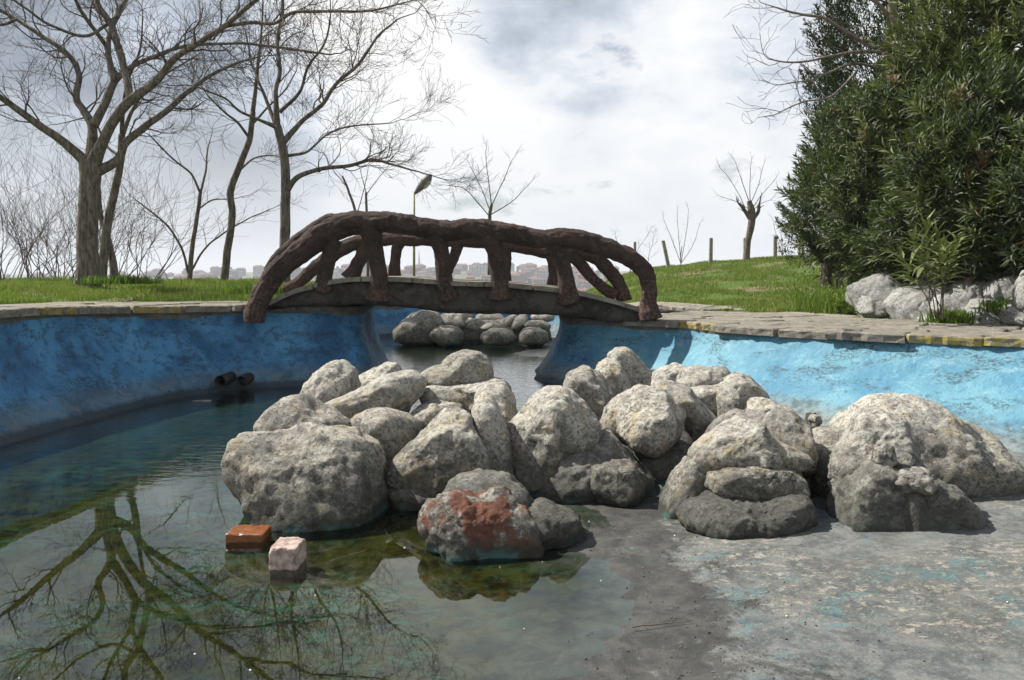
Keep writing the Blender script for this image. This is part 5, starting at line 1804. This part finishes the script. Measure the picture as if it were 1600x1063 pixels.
def lawn(name, x0, x1, y0, y1, n, seed, hr=(0.05, 0.13), maskf=None):
    rng = np.random.default_rng(seed)
    X = rng.uniform(x0, x1, n); Y = y0 + (y1 - y0) * rng.random(n) ** 1.25
    d = dist_poly(TC[::3], X, Y)
    ok = (grass_mask(X, Y, d) + 0.35 * pn(np.stack([X * 2, Y * 2, X * 0], 1)) > 0.5) & ~inside(TC, X, Y)
    cl_ = fbm(np.stack([X * 0.9, Y * 0.9, X * 0 + seed], 1), 3)
    ok &= rng.random(n) < np.clip(0.75 + cl_ * 1.3, 0.12, 1)
    if maskf is not None: ok &= maskf(X, Y)
    X, Y, cl_ = X[ok], Y[ok], cl_[ok]
    h = rng.uniform(*hr, len(X)) * np.clip(1 + cl_ * 1.1, 0.35, 2)
    V, fs = blades(X, Y, G(X, Y), h, rng, 0.011)
    var = np.clip(0.58 + cl_ * 0.45 + rng.normal(0, 0.18, len(X)), 0, 0.93)
    dead = rng.random(len(X)) < np.clip(0.10 - cl_ * 0.35, 0.02, 0.5)
    var[dead] = 1.0
    o = build(name, V, fs, M['grass'], smooth=False, attrs={'var': np.repeat(var, 5)})
    tag(o, kind='stuff')
    return o


lb = tag(lawn('grass', -13, -1.2, 10.8, 19.5, 110000, 3, (0.03, 0.085)), 'bright green grass growing on the left bank behind the coping', 'grass')
tag(lawn('grass', 1.5, 11.5, 11.2, 26.8, 170000, 4, (0.022, 0.065)), 'green grass with bare patches on the hill right of the bridge', 'grass')

# taller weeds at the foot of the hedge
rng = np.random.default_rng(31)
n = 9000
X = rng.uniform(4.4, 7.2, n); Y = rng.uniform(10.9, 13.6, n)
ok = ((X - 5.6) / 1.4) ** 2 + ((Y - 12.2) / 1.2) ** 2 < rng.uniform(0.5, 1, n)
X, Y = X[ok], Y[ok]
V, fs = blades(X, Y, G(X, Y), rng.uniform(0.15, 0.42, len(X)), rng, 0.014, 0.6)
o = build('weeds', V, fs, M['grass'], smooth=False, attrs={'var': np.repeat(np.clip(rng.normal(0.5, 0.2, len(X)), 0, 0.95), 5)})
tag(o, 'tall lush weeds at the foot of the hedge left of the white rocks', 'weeds', kind='stuff')
rng = np.random.default_rng(37)
m_ = 420
Xw = rng.uniform(4.6, 6.4, m_); Yw = rng.uniform(11.2, 13.2, m_)
pw = np.stack([Xw, Yw, G(Xw, Yw) + rng.uniform(0.0, 0.12, m_)], 1)
Vw, Tw, vw = shoots(pw, np.array([0, 0, 1.0]) + rng.normal(0, 0.3, (m_, 3)), rng, 12, 0.22, (0.04, 0.08), (0.016, 0.026))
o = build('leafy_weeds', Vw, Tw, M['grass'], smooth=False, attrs={'var': np.clip(vw * 0.6 + 0.25, 0, 0.9)})
tag(o, 'broad-leaved green weeds mixed into the tall grass at the hedge foot', 'weeds', kind='stuff')
for k, (px, py, Y0, lab) in enumerate([(1492, 500, 8.9, 'tuft of weeds right of the young oleander in front of the white rocks'), (1582, 482, 8.6, 'small tuft of weeds sprouting between the white rocks at the right edge'),
                                       (1555, 428, 9.6, 'ground ivy on top of the white rocks at the foot of the hedge'), (190, 440, 13.6, 'dark green weeds at the foot of the biggest tree'),
                                       (405, 455, 11.5, 'weeds at the left end of the bridge')]):
    c = at(px, py, Y0)
    n = 700
    X = c[0] + rng.normal(0, 0.12 if k < 2 else 0.3, n); Y = c[1] + rng.normal(0, 0.1, n)
    V, fs = blades(X, Y, np.full(n, c[2] - 0.02), rng.uniform(0.04, 0.16, n), rng, 0.016, 0.9)
    o = build('weed_tuft', V, fs, M['grass'], smooth=False, origin=c, attrs={'var': np.repeat(np.clip(rng.normal(0.35, 0.15, n), 0, 0.9), 5)})
    tag(o, lab, 'weeds', kind='stuff')

# ------------------------------------------------------------------ fence posts
for k, (bx_, by_, tx, ty, wd, Y, lab) in enumerate([
    (1046, 420, 1036, 376, 5.0, 24.5, 'concrete fence post leaning left on the crest of the lawn'),
    (992, 424, 992, 378, 4.0, 26.0, 'short concrete fence post just right of the bridge, behind the shrub'),
    (1110, 416, 1111, 372, 5.0, 24.5, 'upright concrete fence post between the pale shrub and the pollarded tree'),
    (1164, 410, 1164, 372, 5.0, 25.2, 'concrete fence post touching the left side of the pollarded trunk'),
    (1211, 406, 1211, 370, 5.0, 25.0, 'concrete fence post right of the pollarded tree'),
    (1249, 406, 1249, 374, 4.0, 26.0, 'left one of the two close fence posts next to the hedge'),
    (1254, 406, 1254, 372, 4.0, 24.6, 'right one of the two close fence posts next to the hedge')]):
    b = at(bx_, by_ + 4, Y); tpt = at(tx, ty, Y)
    w2 = wd / F * Y / 2
    V = []
    for z_, p_, s_ in ((0, b, 1.08), (1, b + (tpt - b) * 0.97, 0.96), (2, tpt, 0.8)):
        for dx_, dy_ in ((-1, -1), (1, -1), (1, 1), (-1, 1)):
            V.append(p_ + np.array([dx_ * w2 * s_, dy_ * w2 * s_, 0]))
    Fq = [(0, 1, 2, 3)[::-1]]
    for l_ in (0, 4):
        for i in range(4):
            j = (i + 1) % 4
            Fq.append((l_ + i, l_ + j, l_ + 4 + j, l_ + 4 + i))
    Fq.append((8, 9, 10, 11))
    o = build('fence_post', np.array(V), Fq, M['concrete'], origin=b, smooth=False)
    tag(o, lab, 'fence post', 'concrete fence posts on the crest')

# ------------------------------------------------------------------ street lamp
Yl = 20.0
lp0 = at(647, 452, Yl); lp1 = at(647, 300, Yl)
lamp = empty('street_lamp', lp0)
tag(lamp, 'street lamp with a thin pole and one tilted head behind the bridge', 'street lamp')
build('pole', *tube(np.array([lp0, (lp0 + lp1) / 2, lp1]), [0.035, 0.03, 0.024], 10), M['pole'], lamp)
h0 = at(648, 303, Yl); h1 = at(674, 273, Yl - 0.15)
ax = h1 - h0
pts = [h0 + ax * f for f in (0, 0.1, 0.3, 0.6, 0.85, 1.0)]
V, fs = tube(np.array(pts), [0.03, 0.05, 0.085, 0.115, 0.095, 0.03], 14)
cH = (h0 + h1) / 2
o = build('lamp_head', V, fs, M['lamp_grey'], lamp)
dn_ = np.array([0.5, 0, -0.6]); dn_ /= np.linalg.norm(dn_)
pts = [h0 + ax * f + dn_ * 0.05 for f in (0.3, 0.5, 0.75, 0.92)]
V, fs = tube(np.array(pts), [0.02, 0.085, 0.085, 0.02], 12)
build('lens', V, fs, M['lens'], lamp)

# ------------------------------------------------------------------ far town
wall_cols = [((0.62, 0.58, 0.50), 'cream'), ((0.95, 0.94, 0.90), 'white'), ((0.36, 0.15, 0.10), 'brick red'), ((0.50, 0.36, 0.26), 'ochre'), ((0.45, 0.44, 0.42), 'grey'), ((0.55, 0.35, 0.30), 'pink')]
roof_cols = [(0.13, 0.065, 0.048), (0.10, 0.075, 0.06), (0.15, 0.08, 0.06)]


def flat(name, c, rough=0.9):
    return mat_simple(name, tuple(0.85 * x for x in c), c, 0.3, rough, 0.1, 0.05)


WMs = [flat('town_wall', tuple(x*.36 for x in c)) for c, _ in wall_cols]
RMs = [flat('town_roof', c) for c in roof_cols]
WIN = flat('town_window', (0.045, 0.05, 0.06), 0.4)


def house_mesh(k, st, w_, d_, roof):
    V = []; Fl = []; MI = []

    def add(v, f, mi):
        o_ = len(V)
        V.extend(v.tolist() if hasattr(v, 'tolist') else v)
        for q in f:
            Fl.append(tuple(int(i) + o_ for i in q)); MI.append(mi)
    h = st * 3.0
    add(*box((0, 0, h / 2 - 3), (w_, d_, h + 6)), 0)
    if roof:
        hw, hd = w_ / 2 + 0.4, d_ / 2 + 0.4
        v = [(-hw, -hd, h + .02), (hw, -hd, h + .02), (hw, hd, h + .02), (-hw, hd, h + .02), (-hw * 0.55, 0, h + 2.4), (hw * 0.55, 0, h + 2.4)]
        add(v, [(0, 1, 5, 4), (2, 3, 4, 5), (1, 2, 5), (3, 0, 4), (3, 2, 1, 0)], 1)
        add(*box((w_ * 0.2, d_ * 0.1, h + 1.9), (0.8, 0.8, 2.2)), 0)
    else:
        add(*box((0, 0, h + 0.25), (w_ + 0.5, d_ + 0.5, 0.5)), 0)
        add(*box((w_ * 0.2, 0, h + 1.5), (2.6, 2.6, 2.0)), 1)
    nw = max(2, int(w_ / 3.2))
    for s in range(st):
        for i in range(nw):
            x_ = -w_ / 2 + (i + 0.5) * w_ / nw
            add(*box((x_, -d_ / 2, s * 3 + 1.7), (1.3, 0.16, 1.5)), 2)
        if s and k % 2:
            add(*box((-w_ * 0.2, -d_ / 2 - 0.5, s * 3 + 0.3), (w_ * 0.4, 1.0, 0.7)), 0)
    me = bpy.data.meshes.new('house')
    me.from_pydata(V, [], Fl)
    me.materials.append(WMs[k % 6]); me.materials.append(RMs[k % 3]); me.materials.append(WIN)
    me.polygons.foreach_set('material_index', MI)
    me.update()
    return me


rng = np.random.default_rng(55)
variants = []
for k in range(18):
    st = int(rng.integers(2, 5)); w_ = rng.uniform(8, 15); d_ = rng.uniform(8, 12)
    variants.append((house_mesh(k, st, w_, d_, rng.random() < 0.7), f'{wall_cols[k % 6][1]} {"apartment block" if st > 3 else "house"} of {st} storeys in the hazy town on the far hillside'))
BANDS = [(105, 'left of the biggest tree'), (230, 'right of the big trunk'), (290, 'left of the small sapling'), (350, 'by the slim tree'), (400, 'right of the slim tree'),
         (460, 'at the left foot of the bridge'), (520, 'behind the leftmost post'), (570, 'behind the bridge rail'), (620, 'left of the lamp pole'), (660, 'at the lamp pole'),
         (700, 'right of the lamp pole'), (745, 'behind the middle of the bridge'), (800, 'in the middle bridge opening'), (850, 'right of the bridge middle'), (900, 'near the right bridge posts'), (9999, 'by the green hill')]
used_labels = set()
cnt = 0
cells = set()
tries = 0
while cnt < 290 and tries < 6000:
    tries += 1
    Yh = rng.uniform(640, 1190)
    px = rng.choice([rng.uniform(430, 960), rng.uniform(180, 430), rng.uniform(0, 180)], p=[0.72, 0.2, 0.08])
    X = (px - 800) / F * Yh
    key = (int(X / 13), int(Yh / 22))
    if key in cells: continue
    cells.add(key)
    pxm = px
    where = next(b_ for a_, b_ in BANDS if pxm < a_)
    tier = 'low' if Yh < 740 else 'mid-low' if Yh < 860 else 'halfway' if Yh < 970 else 'high' if Yh < 1090 else 'atop'
    for _t in range(40):
        k = int(rng.integers(0, 18))
        w0 = variants[k][1].split(' of ')
        lab_ = w0[1].split()[0] + '-storey ' + w0[0].replace('apartment ', '') + f' {tier} in the far town {where}'
        if lab_ not in used_labels: break
    used_labels.add(lab_)
    o = link('house', variants[k][0], None, (X, Yh, float(G(X, Yh)) - 0.3))
    o.rotation_euler = (0, 0, rng.normal(0, 0.35))
    s = rng.uniform(0.75, 1.05)
    o.scale = (s, s, s)
    tag(o, lab_, 'house', 'houses of the town on the far hillside')
    cnt += 1
# town greenery, each a simple far crown mass
hz = mesh_np('haze', *box((0, 2640, 8.0), (10900, 5500, 96.0)))
hm, hn_ = new_mat('haze')
hv = hn_.node('ShaderNodeVolumePrincipled')
hv.inputs['Color'].default_value = (0.84, 0.88, 0.95, 1)
hv.inputs['Density'].default_value = 0.00038
ho = hn_.node('ShaderNodeOutputMaterial')
hn_.l.new(hv.outputs[0], ho.inputs['Volume'])
hz.materials.append(hm)
tag(link('haze', hz), kind='stuff')
mast0 = at(655, 418, 1150)
bag = Bag()
for dx_, dy_ in ((-1, -1), (1, -1), (0, 1)):
    bag.add(*tube(np.array([mast0 + [dx_ * 1.6, dy_ * 1.6, -6], mast0 + [0, 0, 24]]), [0.5, 0.25], 4))
for z_ in (2, 8, 14, 20):
    bag.add(*box(mast0 + [0, 0, z_], (2.2 - z_ * 0.06, 2.2 - z_ * 0.06, 0.4)))
o = bag.build('radio_mast', M['lamp_grey'], smooth=False, origin=mast0)
tag(o, 'thin radio mast standing on the far hill seen past the lamp pole', 'mast')

# ------------------------------------------------------------------ litter and grit
rng = np.random.default_rng(88)
n = 2600
X = rng.uniform(-0.2, 2.6, n); Y = rng.uniform(2.3, 4.4, n)
fz = floor_z(X, Y)
ok = (np.abs(fz - 0.012) < rng.exponential(0.012, n)) & (fz > -0.004)
X, Y, fz = X[ok], Y[ok], fz[ok]
bag = Bag()
Vi, Fi = ico(1)
for x, y, z in zip(X, Y, fz):
    s = rng.uniform(0.0015, 0.0055)
    bag.add(Vi * s * rng.uniform(0.5, 1.3, 3) + [x, y, z + s * 0.3], Fi)
o = bag.build('grit', M['mortar'], smooth=False)
tag(o, 'dark grit and silt crumbs along the edge of the shallow water', 'grit', kind='stuff')
bag = Bag()
for x, y in zip(rng.uniform(-1.7, 3.0, 36), rng.uniform(2.4, 5.5, 36)):
    z = max(0.003, float(floor_z(x, y)) + 0.004)
    s = rng.uniform(0.003, 0.008)
    a = rng.uniform(0, 6.28)
    bag.add(*box((x, y, z), (s, s * rng.uniform(.5, 1), 0.003), a))
o = bag.build('paint_flakes', M['white'], smooth=False)
tag(o, 'tiny white flakes scattered over the pool floor and water', 'flakes', kind='stuff')
for k, (px, py, ln, a, lab) in enumerate([(1035, 975, 0.12, 0.2, 'short dark twig lying on the damp floor at the water edge'), (545, 868, 0.10, 0.8, 'thin twig floating by the pale brick')]):
    c = on(px, py, 0.02)
    Q = np.array([c + [math.cos(a) * t_ * ln, math.sin(a) * t_ * ln, 0.006 * math.sin(t_ * 9)] for t_ in np.linspace(-1, 1, 7)])
    V, fs = tube(Q, np.linspace(0.003, 0.0015, 7), 5)
    tag(build('twig', V, fs, M['twig'], origin=c), lab, 'twig')
c = on(316, 626, 0.004)
V = np.array([[-.14, -.02, 0], [-.05, -.045, .004], [.06, -.03, 0], [.13, .0, .004], [.05, .03, 0], [-.07, .02, .003]])
V = V * [0.75, 0.5, 1]
V2 = np.vstack([V, V - [0, 0, 0.006]]) + c
Fl = [(0, 1, 2, 3, 4, 5), (11, 10, 9, 8, 7, 6)] + [(i, 6 + i, 6 + (i + 1) % 6, (i + 1) % 6) for i in range(6)]
tag(build('scrap', V2, Fl, M['concrete'], origin=c, smooth=False), 'pale scrap floating on the water near the drain pipes', 'scrap')
